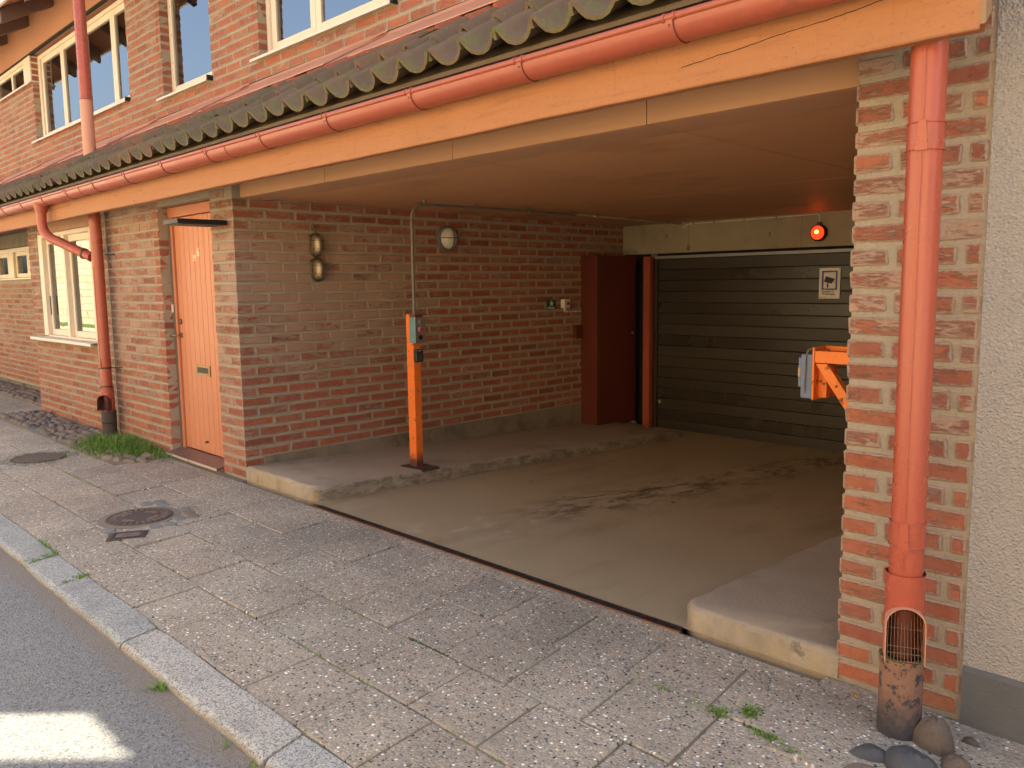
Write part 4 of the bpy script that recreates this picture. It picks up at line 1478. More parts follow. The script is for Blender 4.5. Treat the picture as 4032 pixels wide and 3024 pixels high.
for x in (0.9, -1.9):
    mm = MB()
    for dx in (-.003, .003):
        pass
    arc = [(x, GC[0] + (gr_ + .001) * math.cos(a), GC[1] + (gr_ + .001) * math.sin(a)) for a in [R(180 + 12 * q) for q in range(16)]]
    mm.tube(arc, 0.0022, 6)
    mm.build('joint_seam', 'darkred', gt)
def gutter_bracket():
    m = MB()
    n = 17
    for q in range(n):
        a = R(180 + 11.25 * q)
        for rr_, xx in ((gr_ + .0045, -.014), (gr_ + .0045, .014), (gr_ + .001, .014), (gr_ + .001, -.014)):
            m.v.append((xx, GC[0] + rr_ * math.cos(a), GC[1] + rr_ * math.sin(a)))
    for q in range(n - 1):
        for k in range(4):
            m.f.append((q * 4 + k, q * 4 + (k + 1) % 4, q * 4 + 4 + (k + 1) % 4, q * 4 + 4 + k))
    m.box(-.014, .014, -0.3395, -0.334, GC[1] - .02, GC[1] + .05)
    for dx in (-.021, .021):
        m.tube([(dx - .005, GC[0] - gr_ + .003, GC[1] + .006), (dx + .005, GC[0] - gr_ + .003, GC[1] + .006)], 0.0165, 12)
    m.lathe([(0.005, 0), (0.004, 0.003), (0, 0.004)], (0, GC[0] - gr_ - .004, GC[1] - .022), 'y', 8, -1)
    m.smooth = True
    return m
gb = gutter_bracket().data('bracket'); gb.materials.append(M['redmetal'])
hk = MB()
arc = [(0.0155, GC[0] + (gr_ + .003) * math.cos(a), GC[1] + (gr_ + .003) * math.sin(a)) for a in [R(180 + 11 * q) for q in range(15)]]
hk.tube(arc, 0.002, 6)
hkm = hk.data('bracket_edge'); hkm.materials.append(M['darkred'])
for k in range(-12, 2):
    o = link('bracket', gb, gt)
    o.location = (4.245 + 0.7245 * (k - 1 + 1) + (0.0 if k < 1 else 0.0), 0, 0)
    e = link('bracket_edge', hkm, o)
# outlet and swan neck
sw = MB()
sw.tube([(-3.25, -0.405, 2.335), (-3.255, -0.41, 2.25)], [0.074, 0.052], 18)
sw.build('outlet', 'redmetal', gt)
pts = [Vector((-3.255, -0.41, 2.26)), Vector((-3.26, -0.41, 2.155))]
A, Bz, Cz = Vector((-3.26, -0.41, 2.155)), Vector((-3.265, -0.41, 2.02)), Vector((-3.10, -0.325, 1.965))
for q in range(1, 9):
    t = q / 8
    pts.append(A * (1 - t) ** 2 + Bz * 2 * t * (1 - t) + Cz * t * t)
pts.append(Vector((-2.71, -0.145, 1.80)))
MB().tube(pts, 0.046, 18).build('swan_neck', 'pipe', gt)
MB().tube([(-2.80, -0.187, 1.838), (-2.785, -0.18, 1.832)], 0.054, 18).build('swan_collar', 'bronze', gt)
MB().tube([(-3.2552, -0.41, 2.258), (-3.2556, -0.41, 2.245)], 0.0535, 18).build('outlet_seam', 'redmetal', gt)

def downpipe(label, X, Y, ztop, r, aim, zleaf, cast_mat, seams, right=True):
    T = thing('downpipe', label, 'downpipe')
    zl0, zl1 = zleaf
    MB().tube([(X, Y, zl1 - .06), (X, Y, ztop)], r, 28).build('pipe', 'pipe', T)
    # folded seam on the face
    sd = Vector((math.cos(aim - .28), math.sin(aim - .28), 0))
    for (a, b) in seams['runs']:
        o_ = Vector((X, Y, 0)) + sd * (r + .0008)
        MB().tube([(o_.x, o_.y, a), (o_.x, o_.y, b)], 0.0035, 6).build('fold_seam', 'pipe', T)
    for (za, zb) in seams['sleeves']:
        s_ = MB().tube([(X, Y, za), (X, Y, zb)], r + .0022, 28, False)
        s_.build('sleeve', 'pipe', T)
        for z in (za, zb):
            rg = [(X + (r + .003) * math.cos(a), Y + (r + .003) * math.sin(a), z) for a in [R(12 * q) for q in range(31)]]
            MB().tube(rg, 0.0024, 6, False).build('sleeve_ring', 'pipe', T)
        # lock tab
        a2 = sd
        tv = Vector((-a2.y, a2.x, 0))
        c0 = Vector((X, Y, 0)) + a2 * (r + .0045)
        w1, w0 = 0.010, 0.017
        vs = []
        for dz, ww in ((za - .004, w0), (zb + .004, w1)):
            for sgn in (-1, 1):
                for off in (0, .004):
                    p_ = c0 + tv * ww * sgn + a2 * off
                    vs.append((p_.x, p_.y, dz))
        MB().add(vs, [(1, 3, 7, 5), (0, 1, 5, 4), (3, 2, 6, 7), (4, 5, 7, 6), (0, 2, 3, 1)]).build('lock_tab', 'pipe', T)
    # leaf catcher: wider sleeve with arched opening, hood and wire grate
    R2 = r + 0.0085
    lc = MB()
    NA, NZ = 64, 26
    ad = Vector((math.cos(aim), math.sin(aim), 0))
    at = Vector((-ad.y, ad.x, 0))
    hw = 0.055
    zs = zl0 + (zl1 - zl0) * 0.46                               # spring of the arch
    def inside(s, z):
        if z < zl0 + 0.012: return False
        if z <= zs: return abs(s) < hw
        return s * s + (z - zs) ** 2 < hw * hw
    zz = [zl0 - .03 + (zl1 - zl0 + .03) * k / NZ for k in range(NZ + 1)]
    for z in zz:
        for k in range(NA):
            a = 2 * math.pi * k / NA
            lc.v.append((X + R2 * math.cos(a), Y + R2 * math.sin(a), z))
    for i_ in range(NZ):
        for k in range(NA):
            a = 2 * math.pi * (k + .5) / NA
            v_ = Vector((math.cos(a), math.sin(a), 0))
            s = v_.dot(at) * R2
            zc = (zz[i_] + zz[i_ + 1]) / 2
            if v_.dot(ad) > 0.1 and inside(s, zc): continue
            k2 = (k + 1) % NA
            lc.f.append((i_ * NA + k, i_ * NA + k2, (i_ + 1) * NA + k2, (i_ + 1) * NA + k))
    lc.smooth = True
    ob = lc.build('leaf_catcher', 'pipe', T)
    # hood
    arch = [(-hw, zl0 + .010)] + [(-hw, zl0 + .010 + (zs - zl0 - .01) * q / 4) for q in range(1, 4)] + \
           [(hw * math.cos(R(180 - 15 * q)), zs + hw * math.sin(R(180 - 15 * q))) for q in range(13)] + \
           [(hw, zl0 + .010 + (zs - zl0 - .01) * q / 4) for q in (3, 2, 1, 0)]
    hd = MB()
    for s, z in arch:
        sc = 1.03
        d_in = math.sqrt(max(0, R2 * R2 - s * s)) - 0.008
        tz = (z - zl0) / (zl1 - zl0)
        d_out = R2 + 0.020 * max(0.0, 1 - tz * 1.1) + 0.012
        for dd, kk in ((d_in, 1.0), (d_out, 1.02), (d_out, 1.06), (d_in, 1.05)):
            p_ = Vector((X, Y, 0)) + ad * dd + at * s * kk
            hd.v.append((p_.x, p_.y, z + (0.002 if kk > 1.04 and z > zs else 0)))
    na = len(arch)
    for q in range(na - 1):
        for k in range(4):
            hd.f.append((q * 4 + k, q * 4 + (k + 1) % 4, q * 4 + 4 + (k + 1) % 4, q * 4 + 4 + k))
    hd.build('hood', 'salmon' if right else 'darkred', ob)
    gm = MB()
    for q in range(11):
        s = -hw + .005 + (2 * hw - .01) * q / 10
        zt = zs + math.sqrt(max(0, hw * hw - s * s)) - .006
        p0 = Vector((X, Y, zl0 + .012)) + ad * (R2 + .018) + at * s
        p1 = Vector((X, Y, zl0 + .07)) + ad * (R2 - .012) + at * s * .98
        p2 = Vector((X, Y, zt)) + ad * (R2 - .040) + at * s * .93
        gm.tube([p0, p1, p2], 0.0011, 5)
    for zc, dd in ((zl0 + .012, R2 + .018), (zl0 + .034, R2 + .007), (zl0 + .052, R2 - .003), (zl0 + .105, R2 - .024)):
        p0 = Vector((X, Y, zc)) + ad * dd + at * (-hw + .003)
        p1 = Vector((X, Y, zc)) + ad * dd + at * (hw - .003)
        gm.tube([p0, p1], 0.0012, 5)
    gm.build('grate', 'bronze' if right else 'black', ob)
    MB().tube([(X, Y, zl0 - .02), (X, Y, zl1 - .02)], r * .72, 16).build('inner_pipe', 'cabinet', ob)
    # cast iron stand pipe
    cr = r + 0.015
    pr_ = [(cr + .002, -0.12), (cr + .001, 0.02), (cr, 0.12), (cr + .001, zl0 - .03), (cr + .004, zl0 - .012), (cr + .002, zl0 + .002), (cr - .006, zl0 + .003), (cr - .010, zl0 - .05)]
    st = MB().lathe(pr_, (X, Y, 0), 'z', 32)
    st.build('stand_pipe', cast_mat, T)
    if right:
        mo = MB()
        rr2 = random.Random(5)
        for q in range(46):
            a = rr2.uniform(0, 6.283)
            p_ = (X + (cr - .002) * math.cos(a), Y + (cr - .002) * math.sin(a), zl0 + rr2.uniform(-.012, .004))
            mo.lathe([(0.002, -.004), (0.007, 0.0), (0.006, 0.004), (0.0, 0.006)], p_, 'z', 6)
        tag(mo.build('moss', 'moss', T), kind='stuff')
    return T
aimR = math.atan2(-2.69, 1.25)
downpipe('tall red downpipe in front of the brick pillar at the right', 5.003, -0.215, 2.40, 0.051, aimR, (0.262, 0.545), 'castpipe',
         {'runs': [(0.56, 0.62), (0.722, 1.86), (1.955, 2.24)], 'sleeves': [(0.637, 0.713), (1.868, 1.947)]})
TL = downpipe('red downpipe from the upper roof standing in grass left of the door', -2.64, -0.115, 4.75, 0.053, math.atan2(-2.8, 2.0), (0.292, 0.52), 'castdark',
              {'runs': [(0.75, 1.7)], 'sleeves': [(0.73, 0.80)]}, False)
for z in (0.72, 0.535, 0.175):
    rr_ = 0.056 if z > .3 else 0.071
    ring = [(-2.64 + rr_ * math.cos(a), -0.115 + rr_ * math.sin(a), z) for a in [R(15 * q) for q in range(25)]]
    MB().tube(ring + [(-2.56, -0.04, z), (-2.52, 0.02, z)] if z > .6 else ring, 0.005, 6, False).build('clamp', 'black', TL)
MB().tube([(-2.64, -0.115, 3.27), (-2.64, -0.115, 3.275)], 0.0575, 20).build('collar', 'darkred', TL)
MB().tube([(-2.64, -0.115, 2.66), (-2.64, -0.115, 3.272)], 0.0565, 24, False).build('roof_sleeve', 'salmon', TL)
MB().tube([(-2.585, -0.06, 1.82), (-2.50, 0.01, 1.82)], 0.006, 6).build('wall_hook', 'black', TL)

# ================================================================== wall lamps
def caged_lamp(label, y, z):
    T = thing('bulkhead_lamp', label, 'wall lamp', 'pair of caged lamps on the garage side wall')
    hh, rw, dp = 0.040, 0.047, 0.085
    m = MB()
    N, K = 20, 14
    for i_ in range(N + 1):                                       # capsule bulging from the wall
        t = -1 + 2 * i_ / N
        zc = t * (hh + rw)
        e = max(0.0, abs(zc) - hh)
        rr_ = math.sqrt(max(0, rw * rw - e * e))
        for k in range(K + 1):
            a = math.pi * k / K
            m.v.append((0.006 + dp * math.sin(a) * rr_ / rw, y + rr_ * math.cos(a), z + zc))
    for i_ in range(N):
        for k in range(K):
            q = i_ * (K + 1) + k
            m.f.append((q, q + K + 1, q + K + 2, q + 1))
    m.smooth = True
    m.build('glass', 'lampglass', T)
    ov = lambda rr_, q: (y + rr_ * math.cos(q), z + (hh if math.sin(q) > 0 else -hh) + rr_ * math.sin(q))
    ringp = [(0.012, *ov(rw + .006, 2 * math.pi * q / 40)) for q in range(41)]
    MB().tube(ringp, 0.007, 8, False).build('rim', 'bronze', T)
    bp = [ov(rw + .010, 2 * math.pi * q / 40) for q in range(40)]
    MB().prism(bp[::-1] if False else bp, 'x', 0.001, 0.010).build('base', 'bronze', T)
    cg = MB()
    cg.tube([(0.012 + (dp + .006) * max(0, math.cos(R(q))) ** .5 if abs(q) < 90 else 0.012, y, z + (hh + rw + .006) * math.sin(R(q))) for q in range(-90, 91, 9)], 0.0025, 6)
    for dz in (-0.034, 0.034):
        cg.tube([(0.012 + (dp + .006) * math.sin(R(q)), y + (rw + .006) * math.cos(R(q)), z + dz) for q in range(0, 181, 12)], 0.0025, 6)
    cg.build('cage', 'bronze', T)
    hm = MB().tube([(0.015, y - rw - .002, z + hh + .028), (0.02, y - rw - .018, z + hh + .03), (0.03, y - rw - .020, z + hh + .036)], 0.0065, 8)
    hm.box(0.01, 0.03, y - rw - .017, y - rw - .004, z - .008, z + .010)
    hm.build('hinge', 'bronze', T)
    return T
t1 = caged_lamp('upper one of the two caged bronze lamps on the brick side wall', 0.695, 1.820)
caged_lamp('lower one of the two caged bronze lamps on the brick side wall', 0.700, 1.622)
MB().tube([(0.012, 0.668, 1.99), (0.02, 0.672, 1.965), (0.02, 0.685, 1.935), (0.015, 0.69, 1.90)], 0.007, 8).build('cable', 'bronze', t1)

T = thing('round_lamp', 'round grey bulkhead lamp with milky glass and cross guard under the ceiling', 'wall lamp')
ly, lz = 2.078, 1.912
MB().lathe([(0.118, 0.0), (0.118, 0.030), (0.112, 0.040), (0.100, 0.044), (0.096, 0.040)], (0.001, ly, lz), 'x', 36).build('housing', 'lampgrey', T)
MB().lathe([(0.097, 0.036), (0.094, 0.055), (0.080, 0.082), (0.055, 0.102), (0.025, 0.112), (0.0, 0.114)], (0.001, ly, lz), 'x', 32).build('glass', 'dome', T)
cg = MB()
for ax in (0, 1):
    pts = []
    for q in range(-90, 91, 10):
        dd, ss = 0.040 + 0.080 * math.cos(R(q)), 0.103 * math.sin(R(q))
        pts.append((dd, ly + (ss if ax else 0), lz + (0 if ax else ss)))
    cg.tube(pts, 0.0045, 8)
cg.build('guard', 'lampgrey', T)

# ================================================================== orange control post
T = thing('control_post', 'chipped orange post with teal box and keypad on the walkway', 'post')
pz = 0.062
MB().add([(0.735, 0.925, pz - .012), (1.005, 0.955, pz - .012), (1.000, 1.125, pz - .012), (0.728, 1.105, pz - .012), (0.735, 0.925, pz + .004), (1.005, 0.955, pz + .003), (1.000, 1.125, pz + .003), (0.728, 1.105, pz + .005)],
         [(3, 2, 1, 0), (4, 5, 6, 7), (0, 1, 5, 4), (1, 2, 6, 5), (2, 3, 7, 6), (3, 0, 4, 7)]).build('base_plate', 'rustplate', T, 0.002)
for (x, y) in ((0.752, 0.945), (0.985, 0.97), (0.98, 1.108), (0.745, 1.09)):
    MB().lathe([(0.009, 0), (0.009, 0.007), (0.0, 0.009)], (x, y, pz + .003), 'z', 6).build('bolt', 'rustplate', T)
bx('column', 'post', T, 0.782, 0.870, 0.998, 1.066, pz, 1.042, 0.004, 3)
bx('upper_column', 'post', T, 0.782, 0.828, 0.998, 1.066, 1.0425, 1.262, 0.004, 3)
bx('repair_band', 'doorframe', T, 0.780, 0.8712, 0.9965, 1.0672, 0.862, 0.872)
bx('repair_band', 'doorframe', T, 0.780, 0.8708, 0.9968, 1.0668, 0.668, 0.674)
tb = bx('switch_box', 'teal', T, 0.829, 0.905, 0.992, 1.085, 1.044, 1.242, 0.004, 2)
bx('top_plug', 'cabinet', T, 0.829, 0.900, 0.998, 1.07, 1.2425, 1.262)
fp = bx('face_plate', 'steel', T, 0.9055, 0.909, 0.990, 1.087, 1.040, 1.240, 0.001)
MB().lathe([(0.021, 0), (0.021, 0.006), (0.0, 0.008)], (0.909, 1.038, 1.145), 'x', 20).build('button_collar', 'keyrim', fp)
MB().lathe([(0.016, 0), (0.015, 0.014), (0.0, 0.016)], (0.909, 1.038, 1.145), 'x', 20).build('red_button', 'redbtn', fp)
MB().lathe([(0.018, 0), (0.018, 0.008), (0.0, 0.009)], (0.909, 1.038, 1.085), 'x', 20).build('key_switch', 'black', fp)
MB().lathe([(0.024, 0), (0.023, 0.003), (0.0, 0.004)], (0.909, 1.038, 1.205), 'x', 20).build('blank_cap', 'galv', fp)
kp = bx('keypad', 'black', T, 0.8705, 0.897, 0.994, 1.074, 0.893, 0.992, 0.005, 2)
kr = MB().box(0.8972, 0.8985, 1.000, 1.003, 0.90, 0.985).box(0.8972, 0.8985, 1.003, 1.066, 0.982, 0.985)
kr.build('keypad_rim', 'keyrim', kp)
bx('keypad_logo', 'keyrim', kp, 0.8972, 0.8980, 1.025, 1.044, 0.974, 0.978)
for a in range(4):
    for b in range(3):
        bx('key', 'keys', kp, 0.8972, 0.8995, 1.008 + b * .019, 1.022 + b * .019, 0.903 + a * .0170, 0.916 + a * .0170, 0.001)

# conduit
T = thing('conduit_pipe', 'grey conduit rising from the orange post and bending along the ceiling', 'conduit')
pts = [Vector((0.842, 1.035, 1.262)), Vector((0.842, 1.035, 1.99))]
for q in range(1, 9):
    a = R(q * 90 / 8)
    pts.append(Vector((0.842, 1.035 + 0.115 * (1 - math.cos(a)), 1.99 + 0.115 * math.sin(a))))
pts += [Vector((0.848, 2.0, 2.112)), Vector((0.866, 2.88, 2.106))]
MB().tube(pts, 0.0115, 12).build('steel_tube', 'conduit', T)
MB().tube([(0.866, 2.88, 2.112), (0.85, 3.79, 2.106), (0.823, 4.66, 2.100)], 0.008, 10).build('plastic_tube', 'blind', T)
for y in (1.16, 1.70, 2.30, 2.9, 3.2, 3.8, 4.4):
    x = 0.845 if y < 2 else 0.862 - max(0, y - 2.9) * .022
    bx('clip', 'conduit', T, x - .014, x + .014, y - .008, y + .008, 2.092, 2.140)

# emergency sign, stop button, cable, junction box
T = thing('emergency_stop_sign', 'small green sign with white star on the brick side wall', 'sign')
bx('plate', 'green', T, 0.001, 0.006, 3.430, 3.572, 1.214, 1.314, 0.001)
st = [(3.502 - math.sin(R(36 * q)) * (0.036 if q % 2 == 0 else 0.0145), 1.277 + math.cos(R(36 * q)) * (0.036 if q % 2 == 0 else 0.0145)) for q in range(10)]
MB().prism(st, 'x', 0.0062, 0.0075).build('star', 'signwhite', T)
text_obj('lettering', 'Nödstopp', 0.028, 'signwhite', T, (0.0066, 3.442, 1.224), (0, 1, 0), (0, 0, 1), 0.0004, 0.93)
T = thing('stop_button_box', 'small white stop button box with red knob by the steel cabinet', 'button')
bx('box', 'white', T, 0.001, 0.055, 3.650, 3.742, 1.225, 1.318, 0.004)
MB().lathe([(0.016, 0), (0.020, 0.004), (0.020, 0.014), (0.0, 0.020)], (0.055, 3.70, 1.272), 'x', 18).build('red_knob', 'redbtn', T)
MB().lathe([(0.013, -0.03), (0.013, 0.0)], (0.025, 3.69, 1.224), 'z', 10).build('gland', 'white', T)
MB().tube([(0.025, 3.69, 1.20), (0.012, 3.692, 1.186), (0.010, 3.71, 1.182), (0.010, 3.85, 1.184), (0.010, 3.975, 1.182)], 0.005, 8).build('cable', 'white', T)
for y in (3.74, 3.88):
    bx('clip', 'white', T, 0.004, 0.018, y - .004, y + .004, 1.176, 1.192)
T = thing('junction_box', 'small dark red junction box low on the wall beside the cabinet', 'box')
bx('box', 'cabinet', T, 0.001, 0.045, 3.845, 3.965, 0.885, 1.032, 0.004)
bx('cover', 'cabinet', T, 0.0452, 0.049, 3.855, 3.930, 0.895, 1.022, 0.001)

# steel cabinet
T = thing('steel_cabinet', 'tall dark red steel cabinet in the corner beside the garage door', 'cabinet')
bx('carcass', 'cabinet', T, 0.002, 0.222, 4.000, 4.72, -0.085, 1.780, 0.003)
bx('front_panel', 'cabinet', T, 0.002, 0.230, 3.978, 3.9985, -0.062, 1.788, 0.004)
bx('door_leaf', 'cabinet', T, 0.2225, 0.229, 4.03, 4.655, -0.05, 1.755, 0.002)
bx('door_edge', 'black', T, 0.2225, 0.228, 4.665, 4.715, -0.07, 1.75)
MB().lathe([(0.014, 0), (0.013, 0.010), (0.0, 0.012)], (0.229, 4.60, 0.92), 'x', 14).build('lock', 'galv', T)

# signal lamp
T = thing('signal_lamp', 'lit red signal lamp in black housing on the concrete lintel', 'lamp')
lx, lz = 2.345, 1.928
MB().lathe([(0.078, 0.0), (0.080, 0.02), (0.076, 0.05), (0.070, 0.055), (0.060, 0.050)], (lx, 4.719, lz), 'y', 32, -1).build('housing', 'black', T)
MB().lathe([(0.064, 0.040), (0.063, 0.052), (0.052, 0.072), (0.030, 0.084), (0.0, 0.088)], (lx - 0.0, 4.719, lz), 'y', 28, -1).build('lens', 'lens', T)
MB().lathe([(0.019, 0.083), (0.016, 0.088), (0.0, 0.0915)], (lx + 0.006, 4.719, lz + .006), 'y', 18, -1).build('bright_spot', 'bulb', T)
hood = MB()
for q in range(19):
    a = R(10 * q)
    for (rr_, dd) in ((0.081, 0.0), (0.081, 0.075 + .02 * math.sin(a)), (0.077, 0.075 + .02 * math.sin(a)), (0.077, 0.0)):
        pass
bx('cap', 'black', T, lx - .018, lx + .018, 4.690, 4.718, lz + .074, lz + .098, 0.003)
MB().tube([(lx, 4.708, lz + .095), (lx, 4.71, 2.07), (lx - .006, 4.71, 2.092), (lx - .03, 4.711, 2.104), (1.7, 4.711, 2.101), (0.90, 4.711, 2.098), (0.845, 4.711, 2.085), (0.82, 4.713, 2.06)], 0.0045, 8).build('cable', 'white', T)
for x in (1.9, 1.55, 1.2, 0.95):
    bx('clip', 'black', T, x - .004, x + .004, 4.704, 4.719, 2.092, 2.110)

# camera surveillance sign
T = thing('surveillance_sign', 'white sign with blue frame and camera symbol on the garage door', 'sign')
sx0, sx1, sz0, sz1 = 2.340, 2.545, 1.308, 1.597
SY = 4.7445
bx('plate', 'signwhite', T, sx0, sx1, SY, SY + .004, sz0, sz1, 0.001)
W_, H_ = sx1 - sx0, sz1 - sz0
fx0, fx1, fz0, fz1 = sx0 + W_ * .13, sx0 + W_ * .87, sz0 + H_ * .285, sz0 + H_ * .91
bw = W_ * .085
m = MB().box(fx0, fx0 + bw, SY - .0012, SY - .0002, fz0, fz1).box(fx1 - bw, fx1, SY - .0012, SY - .0002, fz0, fz1)
m.box(fx0 + bw, fx1 - bw, SY - .0012, SY - .0002, fz0, fz0 + bw * .8).box(fx0 + bw, fx1 - bw, SY - .0012, SY - .0002, fz1 - bw * .8, fz1)
m.build('blue_frame', 'signblue', T)
def sp(u, v): return (sx0 + W_ * u, sz0 + H_ * v)
pm = MB()
pm.prism([sp(.24, .555), sp(.60, .49), sp(.76, .645), sp(.31, .735)], 'y', SY - .0012, SY - .0003)
pm.prism([sp(.70, .525), sp(.735, .52), sp(.755, .585), sp(.74, .59)], 'y', SY - .0012, SY - .0003)
pm.prism([sp(.34, .50), sp(.47, .50), sp(.47, .517), sp(.34, .517)], 'y', SY - .0012, SY - .0003)
pm.prism([sp(.375, .36), sp(.455, .36), sp(.455, .485), sp(.375, .485)], 'y', SY - .0012, SY - .0003)
pm.build('camera_symbol', 'signblack', T)
text_obj('lettering', 'Området är', 0.027, 'signblack', T, (*[sp(.135, .205)[0], SY - .0008], sp(.135, .205)[1]), (1, 0, 0), (0, 0, 1), 0.0006, 0.95, 0.0005)
text_obj('lettering', 'TV-övervakat', 0.027, 'signblack', T, (*[sp(.135, .122)[0], SY - .0008], sp(.135, .122)[1]), (1, 0, 0), (0, 0, 1), 0.0006, 0.86, 0.0005)
lg = MB()
cx_, cz_ = sp(.15, .05)
pts = [(cx_ + .0065 * math.cos(R(q)), cz_ + .0065 * math.sin(R(q))) for q in range(50, 311, 20)] + [(cx_ + .002 + .0045 * math.cos(R(q)), cz_ + .0045 * math.sin(R(q))) for q in range(310, 49, -20)]
lg.prism(pts, 'y', SY - .0012, SY - .0003)
lg.prism([sp(.21, .042), sp(.37, .042), sp(.37, .052), sp(.21, .052)], 'y', SY - .0012, SY - .0003)
lg.build('emblem', 'signblack', T)
for u, v in ((.045, .97), (.955, .97), (.045, .03), (.955, .03)):
    x_, z_ = sp(u, v)
    MB().lathe([(0.004, 0), (0.003, .0015), (0, .002)], (x_, SY, z_), 'y', 8, -1).build('rivet', 'signblack', T)

# orange bracket with blue box at the right
T = thing('reader_bracket', 'orange wall bracket carrying a blue grey box, seen beside the pillar', 'bracket')
by = 0.50
bb = bx('box', 'bluebox', T, 4.278, 4.331, by - .01, by + .12, 0.972, 1.165, 0.006, 3)
bx('box_front', 'bluebox', T, 4.262, 4.277, by + .0, by + .11, 1.02, 1.150, 0.004)
bx('label', 'lampglass', bb, 4.2625, 4.274, by - .0025, by - .0005, 1.065, 1.103)
MB().tube([(4.300, by - .006, 0.99), (4.300, by - .014, 1.02), (4.302, by - .014, 1.15), (4.308, by - .006, 1.182), (4.325, by + .01, 1.192)], 0.004, 8).build('cable', 'conduit', bb)
bx('plate', 'bracket', T, 4.3315, 4.341, by - .015, by + .145, 0.968, 1.196, 0.002)
bx('shroud', 'bracket', T, 4.3412, 4.378, by + .03, by + .14, 0.975, 1.12, 0.002)
bx('arm', 'bracket', T, 4.3412, 4.698, by - .012, by + .035, 1.130, 1.182, 0.003)
bx('arm', 'bracket', T, 4.3412, 4.698, by + .09, by + .135, 1.145, 1.197, 0.003)
MB().prism([(4.342, 1.127), (4.70, 0.630), (4.70, 0.705), (4.396, 1.127)][::-1], 'y', by - .008, by + .028).build('brace', 'bracket', T, 0.002)

# flat lamp over the door
T = thing('projecting_lamp', 'flat black rectangular lamp projecting from the wall above the door', 'wall lamp')
bx('housing', 'black', T, -0.342, -0.080, -0.385, -0.004, 1.957, 1.992, 0.003)
bx('diffuser', 'keys', T, -0.32, -0.10, -0.365, -0.03, 1.9545, 1.9565)
mm = MB()
for k in range(12):
    y = -0.36 + k * 0.028
    mm.box(-0.318, -0.102, y, y + .003, 1.952, 1.9543)
mm.build('mesh_guard', 'black', T)

# ================================================================== manhole covers, valve cover, setts
def cover(label, c, rad, pattern):
    T = thing('manhole_cover', label, 'manhole cover')
    MB().lathe([(rad, -0.03), (rad, 0.003), (rad - .004, 0.0055), (rad - .014, 0.0055), (rad - .016, 0.002), (0, 0.002)], (c[0], c[1], 0.0015), 'z', 56).build('rim', 'coverlow', T)
    m = MB()
    if pattern == 'sun':
        for q in range(28):
            a = 2 * math.pi * q / 28
            l = rad * (0.93 if q % 2 else 0.90)
            r0 = rad * 0.66
            w = 0.007
            ca, sa = math.cos(a), math.sin(a)
            pts = [(c[0] + ca * r0 - sa * w * .6, c[1] + sa * r0 + ca * w * .6), (c[0] + ca * r0 + sa * w * .6, c[1] + sa * r0 - ca * w * .6),
                   (c[0] + ca * l * .96 + sa * w, c[1] + sa * l * .96 - ca * w), (c[0] + ca * l * .96 - sa * w, c[1] + sa * l * .96 + ca * w)]
            m.prism(pts, 'z', 0.002, 0.0085)
        for s in range(4):
            for rr_, half in ((0.22, 26), (0.37, 32), (0.52, 34)):
                cc = (c[0] + rad * .34 * math.cos(s * math.pi / 2 + .5), c[1] + rad * .34 * math.sin(s * math.pi / 2 + .5))
                out = []
                base = s * 90 + 28
                for q in range(-half * 2, half * 2 + 1, 8):
                    a = R(base + q * .9)
                    out.append((cc[0] + rad * rr_ * .55 * math.cos(a), cc[1] + rad * rr_ * .55 * math.sin(a)))
                inn = [(cc[0] + (x - cc[0]) * .74, cc[1] + (y - cc[1]) * .74) for x, y in out[::-1]]
                for q in range(len(out) - 1):
                    m.prism([inn[len(inn) - 1 - q], out[q], out[q + 1], inn[len(inn) - 2 - q]], 'z', 0.002, 0.0085)
    else:
        n = 15
        st_ = 2 * rad / n
        for i_ in range(n):
            for j_ in range(n):
                x, y = -rad + (i_ + .5) * st_, -rad + (j_ + .5) * st_
                if x * x + y * y > (rad - .022) ** 2: continue
                h = st_ * .38
                m.prism([(c[0] + x - h, c[1] + y), (c[0] + x, c[1] + y - h), (c[0] + x + h, c[1] + y), (c[0] + x, c[1] + y + h)], 'z', 0.002, 0.0062)
    m.build('raised_pattern', 'cover', T)
    return T
cover('round iron manhole cover with fan pattern amid grey setts on the pavement', (0.475, -0.985), 0.205, 'sun')
cover('round chequered iron manhole cover beside the grass patch', (-2.17, -0.885), 0.222, 'check')
T = thing('valve_cover', 'small rectangular iron valve cover next to the patterned manhole', 'valve cover')
vc = MB()
def vq(u, v):                                                   # slightly turned rectangle
    ca, sa = math.cos(R(62)), math.sin(R(62))
    return (0.842 + u * ca - v * sa, -1.190 + u * sa + v * ca)
vc.prism([vq(-.11, -.078), vq(.11, -.078), vq(.11, .078), vq(-.11, .078)], 'z', -0.02, 0.0035)
vc.build('frame', 'coverlow', T)
rr1 = MB()
for a, b, c_, d_ in ((-.09, .09, -.062, -.050), (-.09, .09, .050, .062), (-.090, -.076, -.050, .050), (.076, .090, -.050, .050)):
    rr1.prism([vq(a, c_), vq(b, c_), vq(b, d_), vq(a, d_)], 'z', 0.003, 0.009)
for k in range(7):
    rr1.prism([vq(.094, -.07 + k * .02), vq(.108, -.07 + k * .02), vq(.108, -.06 + k * .02), vq(.094, -.06 + k * .02)], 'z', 0.003, 0.008)
rr1.build('ribs', 'iron', T)
MB().prism([vq(-.066, -.04), vq(.066, -.04), vq(.066, .04), vq(-.066, .04)], 'z', 0.0031, 0.006).build('lid', 'cover', T)
MB().prism([vq(-.03, -.02), vq(.03, 0.002), vq(-.03, .02), vq(-.012, 0.002)], 'z', 0.0062, 0.0075).build('arrow', 'coverlow', T)

